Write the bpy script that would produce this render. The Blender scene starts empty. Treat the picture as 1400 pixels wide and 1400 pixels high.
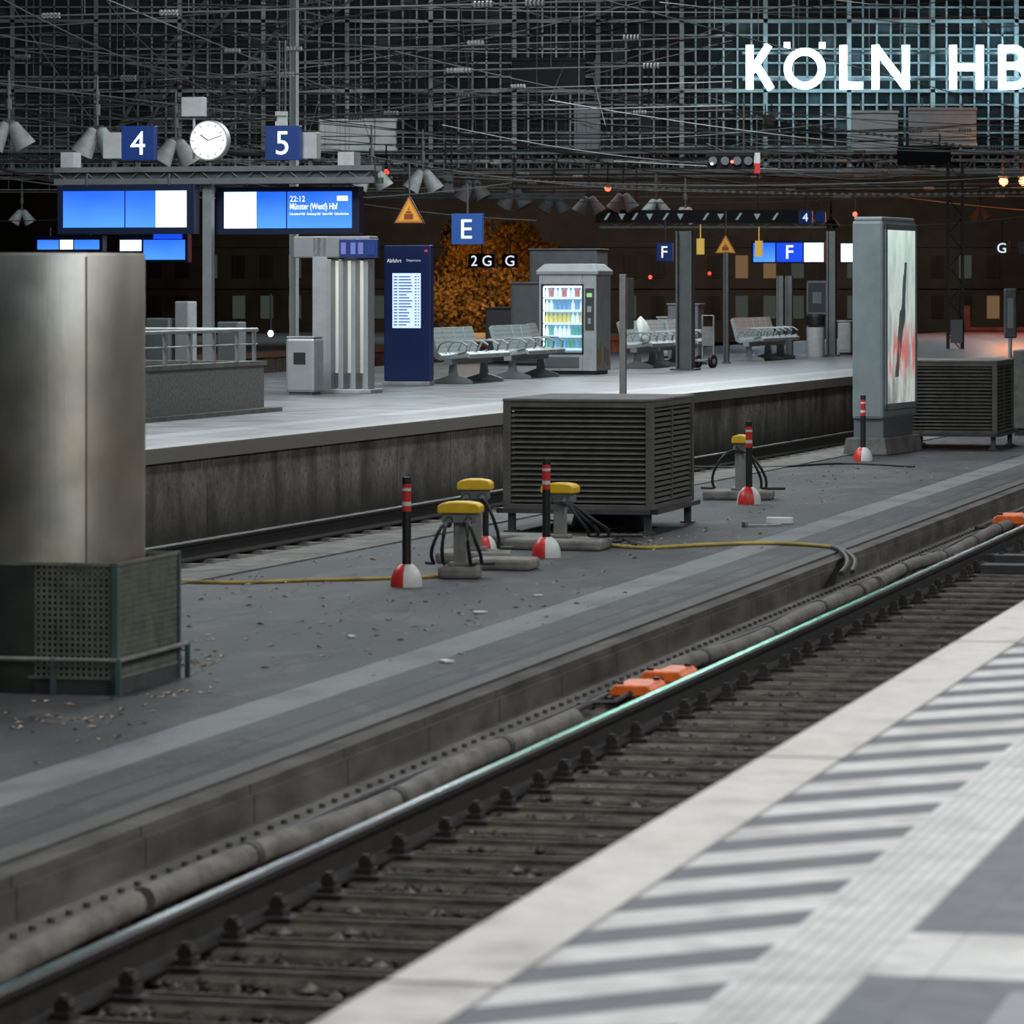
import bpy, math, random
from mathutils import Vector, Matrix
random.seed(7)
F=5800.0; ZC=2.26; VH=390.0
A=math.radians(13.8); B=math.radians(16.0)
MZ=0.06   # service island surface
PZ=0.76   # passenger platform surface
SC=bpy.context.scene
COL=SC.collection

def at(u,v,Y): return Vector(((u-700)/F*Y, Y, ZC-(v-VH)/F*Y))
def gnd(u,v,z):
    Y=F*(ZC-z)/(v-VH)
    return Vector(((u-700)/F*Y, Y, z))
def fr(p,q,z,ang): return Vector((p*math.cos(ang)+q*math.sin(ang), -p*math.sin(ang)+q*math.cos(ang), z))

# ---------------------------------------------------------------- materials
MC={}
def M(name,col,rough=.6,metal=0.0,noise=0.0,scale=4.0,bump=0.0,emit=None,es=0.0,stretch=None,detail=4):
    if name in MC: return MC[name]
    m=bpy.data.materials.new(name); m.use_nodes=True
    nt=m.node_tree; N=nt.nodes; L=nt.links
    b=N['Principled BSDF']
    c=(col[0],col[1],col[2],1)
    b.inputs['Base Color'].default_value=c
    b.inputs['Roughness'].default_value=rough
    b.inputs['Metallic'].default_value=metal
    if emit:
        b.inputs['Emission Color'].default_value=(emit[0],emit[1],emit[2],1)
        b.inputs['Emission Strength'].default_value=es
    if noise>0 or bump>0:
        tc=N.new('ShaderNodeTexCoord'); mp=N.new('ShaderNodeMapping')
        if stretch: mp.inputs['Scale'].default_value=stretch
        L.new(tc.outputs['Object'],mp.inputs['Vector'])
        nz=N.new('ShaderNodeTexNoise'); nz.inputs['Scale'].default_value=scale
        nz.inputs['Detail'].default_value=detail; nz.inputs['Roughness'].default_value=.65
        L.new(mp.outputs['Vector'],nz.inputs['Vector'])
        if noise>0:
            rp=N.new('ShaderNodeValToRGB')
            rp.color_ramp.elements[0].position=.3; rp.color_ramp.elements[1].position=.72
            rp.color_ramp.elements[0].color=tuple(max(0,x*(1-noise)) for x in col)+(1,)
            rp.color_ramp.elements[1].color=tuple(min(1,x*(1+noise)) for x in col)+(1,)
            L.new(nz.outputs['Fac'],rp.inputs['Fac']); L.new(rp.outputs['Color'],b.inputs['Base Color'])
        if bump>0:
            bp=N.new('ShaderNodeBump'); bp.inputs['Strength'].default_value=bump; bp.inputs['Distance'].default_value=.02
            L.new(nz.outputs['Fac'],bp.inputs['Height']); L.new(bp.outputs['Normal'],b.inputs['Normal'])
    MC[name]=m; return m

class G:
    def __init__(s,mat):
        s.nt=mat.node_tree; s.N=s.nt.nodes; s.L=s.nt.links
        s.b=s.N['Principled BSDF']
        tc=s.N.new('ShaderNodeTexCoord'); s.co=tc.outputs['Object']
        sp=s.N.new('ShaderNodeSeparateXYZ'); s.L.new(s.co,sp.inputs[0])
        s.x,s.y,s.z=sp.outputs
    def m(s,op,a,b=None,c=None):
        n=s.N.new('ShaderNodeMath'); n.operation=op
        for i,v in enumerate((a,b,c)):
            if v is None: continue
            if isinstance(v,(int,float)): n.inputs[i].default_value=v
            else: s.L.new(v,n.inputs[i])
        return n.outputs[0]
    def band(s,v,lo,hi): return s.m('MULTIPLY',s.m('GREATER_THAN',v,lo),s.m('LESS_THAN',v,hi))
    def noise(s,scale,stretch=(1,1,1),detail=4):
        mp=s.N.new('ShaderNodeMapping'); mp.inputs['Scale'].default_value=stretch; s.L.new(s.co,mp.inputs['Vector'])
        n=s.N.new('ShaderNodeTexNoise'); n.inputs['Scale'].default_value=scale; n.inputs['Detail'].default_value=detail
        s.L.new(mp.outputs[0],n.inputs['Vector']); return n.outputs['Fac']
    def mix(s,f,a,b):
        n=s.N.new('ShaderNodeMix'); n.data_type='RGBA'
        if isinstance(f,(int,float)): n.inputs[0].default_value=f
        else: s.L.new(f,n.inputs[0])
        for i,v in ((6,a),(7,b)):
            if isinstance(v,tuple): n.inputs[i].default_value=v+(1,)
            else: s.L.new(v,n.inputs[i])
        return n.outputs[2]
    def ramp(s,f,lo,hi):
        n=s.N.new('ShaderNodeMapRange'); n.inputs[1].default_value=lo; n.inputs[2].default_value=hi
        s.L.new(f,n.inputs[0]); return n.outputs[0]
    def bump(s,h,st=.3,d=.02):
        n=s.N.new('ShaderNodeBump'); n.inputs['Strength'].default_value=st; n.inputs['Distance'].default_value=d
        s.L.new(h,n.inputs['Height']); s.L.new(n.outputs[0],s.b.inputs['Normal'])

def newm(name,rough=.6,metal=0.0):
    m=bpy.data.materials.new(name); m.use_nodes=True
    b=m.node_tree.nodes['Principled BSDF']; b.inputs['Roughness'].default_value=rough; b.inputs['Metallic'].default_value=metal
    return m

# ---------------------------------------------------------------- mesh builder
class MB:
    def __init__(s): s.v=[];s.f=[];s.mi=[]
    def add(s,vs,fs,mi=0):
        o=len(s.v); s.v+= [tuple(x) for x in vs]
        s.f+=[tuple(i+o for i in f) for f in fs]; s.mi+=[mi]*len(fs); return s
    def box(s,c,d,rz=0,mi=0,rot=None):
        hx,hy,hz=d[0]/2,d[1]/2,d[2]/2
        R=rot if rot is not None else Matrix.Rotation(rz,3,'Z')
        c=Vector(c)
        vs=[c+R@Vector((x*hx,y*hy,z*hz)) for z in(-1,1) for y in(-1,1) for x in(-1,1)]
        return s.add(vs,[(0,2,3,1),(4,5,7,6),(0,1,5,4),(2,6,7,3),(0,4,6,2),(1,3,7,5)],mi)
    def b2(s,x0,x1,y0,y1,z0,z1,mi=0):
        return s.box(((x0+x1)/2,(y0+y1)/2,(z0+z1)/2),(abs(x1-x0),abs(y1-y0),abs(z1-z0)),mi=mi)
    def cyl(s,p0,p1,r0,r1=None,seg=12,mi=0):
        p0=Vector(p0);p1=Vector(p1); r1=r0 if r1 is None else r1
        d=(p1-p0).normalized(); a=d.orthogonal().normalized(); b=d.cross(a)
        vs=[];fs=[]
        for P,r in((p0,r0),(p1,r1)):
            for i in range(seg):
                t=2*math.pi*i/seg; vs.append(P+r*(a*math.cos(t)+b*math.sin(t)))
        for i in range(seg):
            j=(i+1)%seg; fs.append((i,j,seg+j,seg+i))
        fs.append(tuple(range(seg-1,-1,-1))); fs.append(tuple(range(seg,2*seg)))
        return s.add(vs,fs,mi)
    def lathe(s,prof,c=(0,0,0),seg=24,R=None,mi=0,mif=None):
        R=R or Matrix.Identity(3); c=Vector(c); vs=[];n=len(prof)
        for r,z in prof:
            for i in range(seg):
                t=2*math.pi*i/seg; vs.append(c+R@Vector((r*math.cos(t),r*math.sin(t),z)))
        for k in range(n-1):
            for i in range(seg):
                j=(i+1)%seg; f=(k*seg+i,k*seg+j,(k+1)*seg+j,(k+1)*seg+i)
                s.f.append(tuple(x+len(s.v) for x in f)); s.mi.append(mif(k,i) if mif else mi)
        o=len(s.v)
        s.f.append(tuple(o+i for i in range(seg-1,-1,-1))); s.mi.append(mi)
        s.f.append(tuple(o+(n-1)*seg+i for i in range(seg))); s.mi.append(mi)
        s.v+=[tuple(x) for x in vs]; return s
    def tube(s,pts,r,seg=5,mi=0):
        pts=[Vector(p) for p in pts]; n=len(pts); vs=[];fs=[]
        for k,p in enumerate(pts):
            t=(pts[min(k+1,n-1)]-pts[max(k-1,0)]).normalized()
            a=t.cross(Vector((0,0,1)))
            if a.length<.05: a=t.cross(Vector((1,0,0)))
            a.normalize(); b=t.cross(a)
            for i in range(seg):
                w=2*math.pi*i/seg; vs.append(p+r*(a*math.cos(w)+b*math.sin(w)))
        for k in range(n-1):
            for i in range(seg):
                j=(i+1)%seg; fs.append((k*seg+i,k*seg+j,(k+1)*seg+j,(k+1)*seg+i))
        fs.append(tuple(range(seg))); fs.append(tuple(range((n-1)*seg,n*seg)))
        return s.add(vs,fs,mi)
    def prism(s,poly,a0,a1,plane='xz',mi=0):
        n=len(poly)
        def P(p,a):
            return {'xz':(p[0],a,p[1]),'yz':(a,p[0],p[1]),'xy':(p[0],p[1],a)}[plane]
        vs=[P(p,a0) for p in poly]+[P(p,a1) for p in poly]
        fs=[(i,(i+1)%n,n+(i+1)%n,n+i) for i in range(n)]
        fs+=[tuple(range(n-1,-1,-1)),tuple(range(n,2*n))]
        return s.add(vs,fs,mi)

def part(name,mb,mats,parent=None,loc=(0,0,0),rz=0,bevel=0,smooth=False,label=None,stuff=False):
    me=bpy.data.meshes.new(name); me.from_pydata(mb.v,[],mb.f)
    if not isinstance(mats,(list,tuple)): mats=[mats]
    for m in mats: me.materials.append(m)
    for p,i in zip(me.polygons,mb.mi): p.material_index=i
    if smooth:
        for p in me.polygons: p.use_smooth=True
        try: me.set_sharp_from_angle(angle=math.radians(35))
        except Exception: pass
    me.update()
    o=bpy.data.objects.new(name,me); COL.objects.link(o)
    o.location=loc; o.rotation_euler=(0,0,rz)
    if parent: o.parent=parent
    if bevel:
        b=o.modifiers.new('bevel','BEVEL'); b.width=bevel; b.segments=2; b.limit_method='ANGLE'
    if label: o['label']=label
    if stuff: o['kind']='stuff'
    return o
def tag(o,label=None,cat=None,group=None,kind=None):
    if label:o['label']=label
    if cat:o['category']=cat
    if group:o['group']=group
    if kind:o['kind']=kind
    return o
def root(name,loc,rz=0,label=None,cat=None,group=None,kind=None):
    e=bpy.data.objects.new(name,None); COL.objects.link(e); e.empty_display_size=.2
    e.location=loc; e.rotation_euler=(0,0,rz); return tag(e,label,cat,group,kind)
def dup(o,loc,rz=None,scale=None,parent=None):
    n=o.copy(); COL.objects.link(n)
    if parent is None:
        n.location=loc
        if rz is not None: n.rotation_euler=(0,0,rz)
        if scale: n.scale=(scale,)*3
    else: n.parent=parent
    for c in o.children: dup(c,None,parent=n)
    return n

def textmesh(s,off=.012):
    cu=bpy.data.curves.new('t','FONT'); cu.body=s; cu.extrude=.0; cu.offset=off; cu.resolution_u=3
    ob=bpy.data.objects.new('t',cu); COL.objects.link(ob)
    dg=bpy.context.evaluated_depsgraph_get(); dg.update()
    me=bpy.data.meshes.new_from_object(ob.evaluated_get(dg))
    bpy.data.objects.remove(ob); bpy.data.curves.remove(cu); return me
def lettering(s,parent,x,y,z,h,mat,w=None,align='c',name='lettering',off=.012):
    me=textmesh(s,off)
    xs=[v.co.x for v in me.vertices]; ys=[v.co.y for v in me.vertices]
    x0,x1,y0,y1=min(xs),max(xs),min(ys),max(ys)
    k=h/(y1-y0); kx=k if w is None else w/(x1-x0)
    W=(x1-x0)*kx; ox={'c':-W/2,'l':0,'r':-W}[align]
    for v in me.vertices:
        a,b=v.co.x,v.co.y; v.co=(x+ox+(a-x0)*kx, y, z-h/2+(b-y0)*k)
    me.materials.clear(); me.materials.append(mat)
    o=bpy.data.objects.new(name,me); COL.objects.link(o); o.parent=parent; return o

# ---------------------------------------------------------------- shared materials
steel=M('galvanised_steel',(.30,.31,.31),.45,.4,.25,6)
dsteel=M('dark_steel',(.07,.075,.08),.55,.3,.3,6)
lgrey=M('light_grey_paint',(.34,.35,.35),.5,0,.15,5)
mgrey=M('mid_grey_paint',(.15,.16,.165),.5,0,.15,5)
trussg=M('truss_grey_paint',(.11,.12,.12),.65,0,.25,3)
black=M('black_plastic',(.012,.012,.013),.45)
rubber=M('black_rubber_cable',(.015,.015,.017),.55)
conc=M('weathered_concrete',(.21,.20,.18),.85,0,.35,7,.3)
dconc=M('dirty_concrete',(.12,.118,.11),.85,0,.4,6,.3)
yellow=M('yellow_hood_paint',(.80,.50,.02),.45,0,.15,9)
redp=M('red_paint',(.58,.03,.025),.4)
whitep=M('white_paint',(.62,.62,.60),.45)
navy=M('navy_enamel',(.012,.03,.13),.35)
wire_m=M('aged_copper_wire',(.12,.12,.115),.75,.0)
insul=M('insulator_ceramic',(.22,.21,.20),.5)
wtext=M('lit_white_lettering',(.8,.8,.8),.5,emit=(.9,.95,1),es=.95)
signblue=M('lit_blue_sign',(.006,.022,.11),.4,emit=(.008,.035,.17),es=.35)
scrblue=M('lit_blue_screen',(.0,.02,.2),.3,emit=(.008,.065,.75),es=1.15)
def grad_screen(name,c0,c1,es):
    m=newm(name,.3); g=G(m); n=g.noise(1.3,(1,1,1),1)
    f=g.m('ADD',g.ramp(g.z,.30,-.30),g.m('MULTIPLY',g.m('SUBTRACT',n,.5),.8))
    c=g.mix(g.m('MINIMUM',g.m('MAXIMUM',f,0.0),1.0),c0,c1)
    g.L.new(c,g.b.inputs['Emission Color']); g.b.inputs['Emission Strength'].default_value=es
    g.b.inputs['Base Color'].default_value=(.01,.02,.05,1); return m
scrblue2=grad_screen('lit_bright_blue_screen',(.015,.12,.95),(.075,.31,1.0),1.3)
scrwhite=grad_screen('lit_white_screen',(.62,.82,1.0),(.92,.97,1.0),1.5)
orange=M('orange_plastic',(.80,.15,.02),.45,0,.25,12)

# ---------------------------------------------------------------- camera
cam=bpy.data.cameras.new('camera'); co=bpy.data.objects.new('camera',cam); COL.objects.link(co)
co.location=(0,0,ZC); co.rotation_euler=(math.pi/2,0,0)
cam.sensor_width=36; cam.lens=F/1400*36; cam.shift_y=-(700-VH)/1400
cam.clip_start=.5; cam.clip_end=800
cam.dof.use_dof=True; cam.dof.focus_distance=54; cam.dof.aperture_fstop=6.4
SC.camera=co
SC.view_settings.view_transform='Standard'

# ---------------------------------------------------------------- world
w=bpy.data.worlds.new('night'); SC.world=w; w.use_nodes=True
w.node_tree.nodes['Background'].inputs[0].default_value=(.15,.21,.32,1)
w.node_tree.nodes['Background'].inputs[1].default_value=.018

def area(name,loc,sx,sy,e,col=(1,1,1),rot=(0,0,0)):
    l=bpy.data.lights.new(name,'AREA'); l.shape='RECTANGLE'; l.size=sx; l.size_y=sy; l.energy=e; l.color=col
    o=bpy.data.objects.new(name,l); COL.objects.link(o); o.location=loc; o.rotation_euler=rot; return o
def point(name,loc,e,col,r=.15):
    l=bpy.data.lights.new(name,'POINT'); l.energy=e; l.color=col; l.shadow_soft_size=r
    o=bpy.data.objects.new(name,l); COL.objects.link(o); o.location=loc; return o
cool=(.88,.96,1.0)
for q in (9,21,34,48): area('platform_light',fr(.6,q,7.2,A),1.0,7,490,(.96,.98,1.0),(0,0,-A))
for q in (38,50,62,74): area('platform_light',fr(-19,q,8.6,B),2.0,6,860,cool,(0,0,-B))
area('platform_light',fr(-19,82,9.4,B),2.0,4,900,cool,(0,0,-B))
for q in (20,32,46,62): area('yard_light',fr(-8.5,q,9.0,A),1.2,4,370,cool,(0,0,-A))
area('hall_light',(-4,112,15.5),30,2,3000,(.84,.95,.98),(math.radians(62),0,0))
area('platform_light',fr(3.0,14,6.0,A),1.5,5,320,(.96,.97,.95),(0,math.radians(58),-A))
area('throat_fill_light',(-3,50,8.2),10,1.2,620,(.90,.96,1),(math.radians(68),0,0))  # added out-of-frame fill brightening the hanging lamps, wires and gable

# ---------------------------------------------------------------- ground & platforms
gm=newm('ballast_ground',.95); g=G(gm)
n1=g.noise(14,detail=6)
g.L.new(g.mix(g.ramp(n1,.35,.7),(.010,.009,.008),(.05,.045,.04)),g.b.inputs['Base Color']); g.bump(n1,.8,.05)
mb=MB(); mb.add([(-120,-5,-.30),(120,-5,-.30),(120,330,-.30),(-120,330,-.30)],[(0,1,2,3)])
tag(part('floor',mb,gm),'dark ballast ground between the railway tracks','ground',kind='structure')

pm=newm('hatched_platform_paving',.6); g=G(pm)
E=-2.45
white_edge=g.band(g.x,E-1,E+.26)
hatchz=g.band(g.x,E+.26,E+.73)
hatch=g.m('LESS_THAN',g.m('FRACT',g.m('ADD',g.m('DIVIDE',g.m('SUBTRACT',g.y,g.x),.545),40.35)),.52)
tact=g.band(g.x,E+.73,E+1.00)
ribs=g.m('LESS_THAN',g.m('FRACT',g.m('DIVIDE',g.x,.034)),.38)
tj=g.m('LESS_THAN',g.m('FRACT',g.m('DIVIDE',g.y,.30)),.045)
cross=g.m('MULTIPLY',g.m('GREATER_THAN',g.x,E+1.00),g.band(g.y,9.15,9.78))
cross2=g.m('MULTIPLY',g.m('GREATER_THAN',g.x,E+1.33),g.m('LESS_THAN',g.y,9.0))
nz=g.noise(9,detail=6); nl=g.noise(1.3); nf=g.noise(70,detail=3); nd=g.noise(3.5,detail=8)
wh=g.m('MAXIMUM',g.m('MAXIMUM',white_edge,g.m('MULTIPLY',hatchz,hatch)),g.m('MAXIMUM',tact,cross))
grey=g.mix(g.ramp(nz,.3,.7),(.095,.102,.113),(.150,.158,.172))
grey=g.mix(g.m('MULTIPLY',hatchz,.25),grey,(.07,.07,.075))
grey=g.mix(g.m('MULTIPLY',cross2,.5),grey,(.38,.39,.40))
wcol=g.mix(g.ramp(nz,.25,.7),(.46,.455,.445),(.66,.655,.64))
wcol=g.mix(g.m('MULTIPLY',g.ramp(nl,.45,.7),.3),wcol,(.38,.36,.33))
wcol=g.mix(g.m('MULTIPLY',white_edge,.4),wcol,(.58,.51,.44))
wcol=g.mix(g.m('MULTIPLY',g.ramp(nd,.53,.68),.5),wcol,(.24,.22,.20))
wcol=g.mix(g.m('MULTIPLY',g.m('MAXIMUM',ribs,tj),g.m('MULTIPLY',tact,.42)),wcol,(.22,.22,.22))
c=g.mix(wh,grey,wcol)
c=g.mix(g.m('MULTIPLY',g.ramp(nf,.55,.75),.3),c,(.12,.12,.12))
jt=g.m('LESS_THAN',g.m('FRACT',g.m('DIVIDE',g.m('SUBTRACT',g.y,4.3),4.5)),.008)
jt=g.m('MULTIPLY',jt,white_edge)
j2=g.m('MULTIPLY',g.m('GREATER_THAN',g.x,E+1.0),g.m('MAXIMUM',g.m('LESS_THAN',g.m('FRACT',g.m('DIVIDE',g.x,.33)),.016),g.m('LESS_THAN',g.m('FRACT',g.m('DIVIDE',g.y,.315)),.016)))
g1=g.m('MULTIPLY',g.band(g.x,E+.255,E+.272),.7)
c=g.mix(g.m('MAXIMUM',g.m('MAXIMUM',jt,g.m('MULTIPLY',j2,.5)),g1),c,(.05,.05,.05))
g.L.new(c,g.b.inputs['Base Color'])
g.bump(g.m('MULTIPLY',ribs,tact),.5,.006)
mb=MB().b2(E,9,-3,95,.52,PZ).b2(E+.1,9,-3,95,-.3,.52)
tag(part('station_platform',mb,pm,rz=-A),'pale platform with white edge, hatched safety stripes and ribbed tactile strip','platform',kind='structure')

fm=newm('far_platform_paving',.40); g=G(fm)
FE=-13.87
nz=g.noise(1.5,detail=6)
c=g.mix(g.ramp(nz,.3,.7),(.085,.088,.09),(.16,.162,.162))
tile=g.m('MAXIMUM',g.m('LESS_THAN',g.m('FRACT',g.m('DIVIDE',g.x,.5)),.03),g.m('LESS_THAN',g.m('FRACT',g.m('DIVIDE',g.y,.5)),.03))
c=g.mix(g.m('MULTIPLY',tile,.35),c,(.05,.05,.05))
edge=g.m('GREATER_THAN',g.x,FE-.30)
c=g.mix(g.m('MULTIPLY',edge,.8),c,(.27,.26,.23))
tl=g.band(g.x,FE-1.30,FE-.95)
c=g.mix(g.m('MULTIPLY',tl,.7),c,(.30,.30,.29))
hb=g.m('MULTIPLY',g.band(g.x,FE-.95,FE-.30),g.m('LESS_THAN',g.m('FRACT',g.m('DIVIDE',g.m('SUBTRACT',g.y,g.x),.6)),.5))
c=g.mix(g.m('MULTIPLY',hb,.5),c,(.25,.25,.24))
lip=g.m('LESS_THAN',g.z,.745)
c=g.mix(g.m('MULTIPLY',lip,.8),c,(.19,.175,.15))
g.L.new(c,g.b.inputs['Base Color'])
g.L.new(g.m('ADD',.22,g.m('MULTIPLY',nz,.3)),g.b.inputs['Roughness'])
fw=newm('stained_platform_wall',.9); g=G(fw)
nz=g.noise(2.5,(1,1,.8),7); ns=g.noise(1.6,(1,1.6,.5),7); nf=g.noise(18,(1,1,1),6)
c=g.mix(g.ramp(nz,.3,.7),(.12,.108,.090),(.28,.255,.215))
c=g.mix(g.m('MULTIPLY',g.ramp(nf,.42,.68),.6),c,(.07,.06,.05))
c=g.mix(g.m('MULTIPLY',g.ramp(ns,.46,.64),.70),c,(.04,.034,.028))
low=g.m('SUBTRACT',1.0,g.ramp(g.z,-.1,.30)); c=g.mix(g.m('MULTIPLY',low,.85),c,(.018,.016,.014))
j=g.m('LESS_THAN',g.m('FRACT',g.m('DIVIDE',g.y,2.0)),.012)
hole=g.m('MULTIPLY',g.band(g.z,.36,.39),g.m('LESS_THAN',g.m('FRACT',g.m('DIVIDE',g.y,.66)),.06))
c=g.mix(g.m('MULTIPLY',g.m('MAXIMUM',j,hole),.7),c,(.015,.015,.015))
g.L.new(c,g.b.inputs['Base Color']); g.bump(nz,.8,.05)
def far_platform(e0,e1,q0,q1,lab):
    r=root('station_platform',(0,0,0),-B,lab,'platform',kind='structure')
    part('paving_slab',MB().b2(e0,e1,q0,q1,.62,PZ),fm,r)
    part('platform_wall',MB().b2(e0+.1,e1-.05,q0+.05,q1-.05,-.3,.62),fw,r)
    return r
far_platform(FE-10.2,FE,22,135,'island platform with pale paving and stained concrete side wall')
far_platform(FE-30,FE-18,22,128,'next island platform with grey paving')

im=newm('worn_asphalt',.68); g=G(im)
n1=g.noise(1.1,(1,.35,1),5); n2=g.noise(30,detail=5); n3=g.noise(2.6,(1,.45,1),8); n4=g.noise(.55,(1,.6,1),3); n5=g.noise(1.7,(1,.18,1),6)
c=g.mix(g.ramp(n1,.35,.68),(.018,.019,.021),(.047,.048,.049))
c=g.mix(g.m('MULTIPLY',g.ramp(n2,.5,.75),.45),c,(.080,.078,.073))
c=g.mix(g.m('MULTIPLY',g.ramp(n3,.52,.62),.6),c,(.078,.073,.065))
patch=g.m('MULTIPLY',g.m('GREATER_THAN',n4,.56),.65)
c=g.mix(patch,c,(.021,.022,.024))
crk=g.m('LESS_THAN',g.m('ABSOLUTE',g.m('SUBTRACT',n5,.5)),.006)
c=g.mix(g.m('MULTIPLY',crk,.85),c,(.008,.008,.008))
line=g.m('MULTIPLY',g.band(g.m('ADD',g.x,g.m('MULTIPLY',n3,.03)),-6.66,-6.34),g.m('ADD',.45,g.m('MULTIPLY',g.ramp(n3,.3,.5),.5)))
c=g.mix(g.m('MULTIPLY',line,.62),c,(.24,.245,.245))
kerb=g.m('GREATER_THAN',g.x,-5.88)
c=g.mix(g.m('MULTIPLY',kerb,.5),c,(.10,.093,.082))
gr=g.m('ADD',g.band(g.m('ADD',g.x,g.m('MULTIPLY',n5,.04)),-5.93,-5.86),g.band(g.m('ADD',g.x,g.m('MULTIPLY',n1,.10)),-6.06,-6.03))
c=g.mix(g.m('MULTIPLY',gr,.85),c,(.010,.010,.010))
g.L.new(c,g.b.inputs['Base Color']); g.bump(n2,.5,.012)
def toA(P):
    return (P.x*math.cos(A)-P.y*math.sin(A), P.x*math.sin(A)+P.y*math.cos(A))
l0=toA(fr(FE+2.38,16,0,B)); l1=toA(fr(FE+2.38,95,0,B))
poly=[(-5.75,8),(-5.75,96),l1,l0,(l0[0],8)]
mb=MB().prism(poly,-.29,MZ,'xy')
tag(part('service_island',mb,im,rz=-A),'low dark asphalt service island with a worn pale line','paved island',kind='structure')
mb=MB()
pl=[fr(FE+2.42,20,0,B),fr(FE+2.42,80,0,B),fr(FE+2.95,80,0,B),fr(FE+2.95,20,0,B)]
mb.prism([(p.x,p.y) for p in pl],MZ,MZ+.012,'xy')
tag(part('concrete_margin',mb,M('margin_concrete',(.14,.135,.12),.85,0,.55,4),None),'pale concrete strip along the asphalt island edge','paving strip',kind='structure')
km=newm('kerb_concrete',.9); g=G(km); nz=g.noise(5,(1,.3,1),7); n2=g.noise(1.2,(1,.5,1),4)
c=g.mix(g.ramp(nz,.3,.7),(.030,.027,.024),(.125,.115,.10)); c=g.mix(g.m('MULTIPLY',g.ramp(n2,.5,.7),.5),c,(.04,.037,.033))
top=g.m('MULTIPLY',g.m('GREATER_THAN',g.x,-5.595),g.m('GREATER_THAN',g.z,-.135)); c=g.mix(g.m('MULTIPLY',top,.2),c,(.17,.155,.13))  # ledge top lightened in the colour to look lit
j=g.m('LESS_THAN',g.m('FRACT',g.m('DIVIDE',g.y,1.5)),.012)
c=g.mix(j,c,(.006,.006,.006)); g.L.new(c,g.b.inputs['Base Color']); g.bump(nz,.6,.03)
mb=MB().b2(-5.75,-5.62,6,96,-.3,.045).b2(-5.62,-5.60,6,96,-.3,.0).b2(-5.60,-5.40,6,96,-.3,-.125).b2(-5.40,-5.34,6,96,-.3,-.19)
tag(part('kerb',mb,km,rz=-A),'stained stepped concrete kerb with cable trough beside the track','kerb',kind='structure')
mb=MB()
q=10.0
while q<60:
    mb.cyl((-5.46,q,-.125),(-5.46,q,-.105),.016,seg=6); q+=.2
tag(part('kerb_bolts',mb,M('rusty_bolt',(.06,.055,.048),.7),rz=-A,stuff=True),'row of small dark bolts along the cable trough','bolts')

# ---------------------------------------------------------------- rails
railtop=newm('worn_rail_head_painted_glint',.24,1.0); g=G(railtop)
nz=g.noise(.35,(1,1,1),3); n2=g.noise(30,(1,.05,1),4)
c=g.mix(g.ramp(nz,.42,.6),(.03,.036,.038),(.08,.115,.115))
c=g.mix(g.m('MULTIPLY',g.m('MULTIPLY',g.ramp(g.y,18,22),g.ramp(g.y,35,29)),.95),c,(.01,.50,.27))  # green signal reflection painted into the head colour along this stretch
c=g.mix(g.m('MULTIPLY',g.ramp(g.y,15,12),.85),c,(.01,.20,.22))  # teal glint at the near end, also painted into the colour
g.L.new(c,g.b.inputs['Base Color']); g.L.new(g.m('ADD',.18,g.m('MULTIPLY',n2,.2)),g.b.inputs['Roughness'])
railside=M('rusty_rail_web',(.024,.021,.020),.55,.2,.3,8)
prof=[(-.075,-.17),(.075,-.17),(.075,-.158),(.012,-.14),(.010,-.045),(.034,-.035),(.036,-.010),(.020,0),(-.020,0),(-.036,-.010),(-.034,-.035),(-.010,-.045),(-.012,-.14),(-.075,-.158)]
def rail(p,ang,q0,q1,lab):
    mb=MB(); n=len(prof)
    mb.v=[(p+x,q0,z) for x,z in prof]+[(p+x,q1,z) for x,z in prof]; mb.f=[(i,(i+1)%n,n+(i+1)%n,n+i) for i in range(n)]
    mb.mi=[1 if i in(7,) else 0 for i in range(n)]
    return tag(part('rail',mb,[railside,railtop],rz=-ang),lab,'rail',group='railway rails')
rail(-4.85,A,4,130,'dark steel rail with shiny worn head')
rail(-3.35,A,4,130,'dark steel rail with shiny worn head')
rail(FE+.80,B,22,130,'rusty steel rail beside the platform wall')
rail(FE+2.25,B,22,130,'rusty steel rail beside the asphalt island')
slm=M('weathered_sleeper',(.125,.110,.095),.85,0,.65,14,.6,stretch=(.5,2,1),detail=7)
clipm=M('rusty_fastening',(.03,.026,.023),.65,.3)
sp=[(-.10,-.27),(-.085,-.20),(-.06,-.172),(.06,-.172),(.085,-.20),(.10,-.27)]
r=root('railway_sleeper',fr(-4.1,8.4,0,A),-A,'weathered sleeper with raised edges lying across ballast','sleeper','sleepers of the near track')
mb=MB().prism([(a,b) for a,b in sp],-1.27,1.27,'yz').b2(-1.27,1.27,-.065,-.045,-.172,-.155).b2(-1.27,1.27,.045,.065,-.172,-.155)
part('sleeper_body',mb,slm,r)
mb=MB().b2(-.93,-.57,-.07,.07,-.172,-.158)
for sx in (-.86,-.64):
    mb.cyl((sx,0,-.16),(sx,0,-.075),.022,seg=6).b2(sx-.035,sx+.035,-.05,.05,-.158,-.13).cyl((sx,-.03,-.11),(sx,.03,-.11),.03,seg=8)
part('rail_fastening',mb,clipm,r)
i=1
while i<85:
    n=dup(r,fr(-4.1+random.uniform(-.03,.03),8.4+.6*i+random.uniform(-.02,.02),random.uniform(-.008,.004),A),-A+random.uniform(-.012,.012)); i+=1
r2=root('railway_sleeper',fr(FE+1.52,29,0,B),-B,'dark sleeper lying across ballast','sleeper','sleepers of the far track')
part('sleeper_body',MB().prism(sp,-1.15,1.15,'yz'),slm,r2)
for i in range(1,60): dup(r2,fr(FE+1.52,29+.65*i,0,B))
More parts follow.
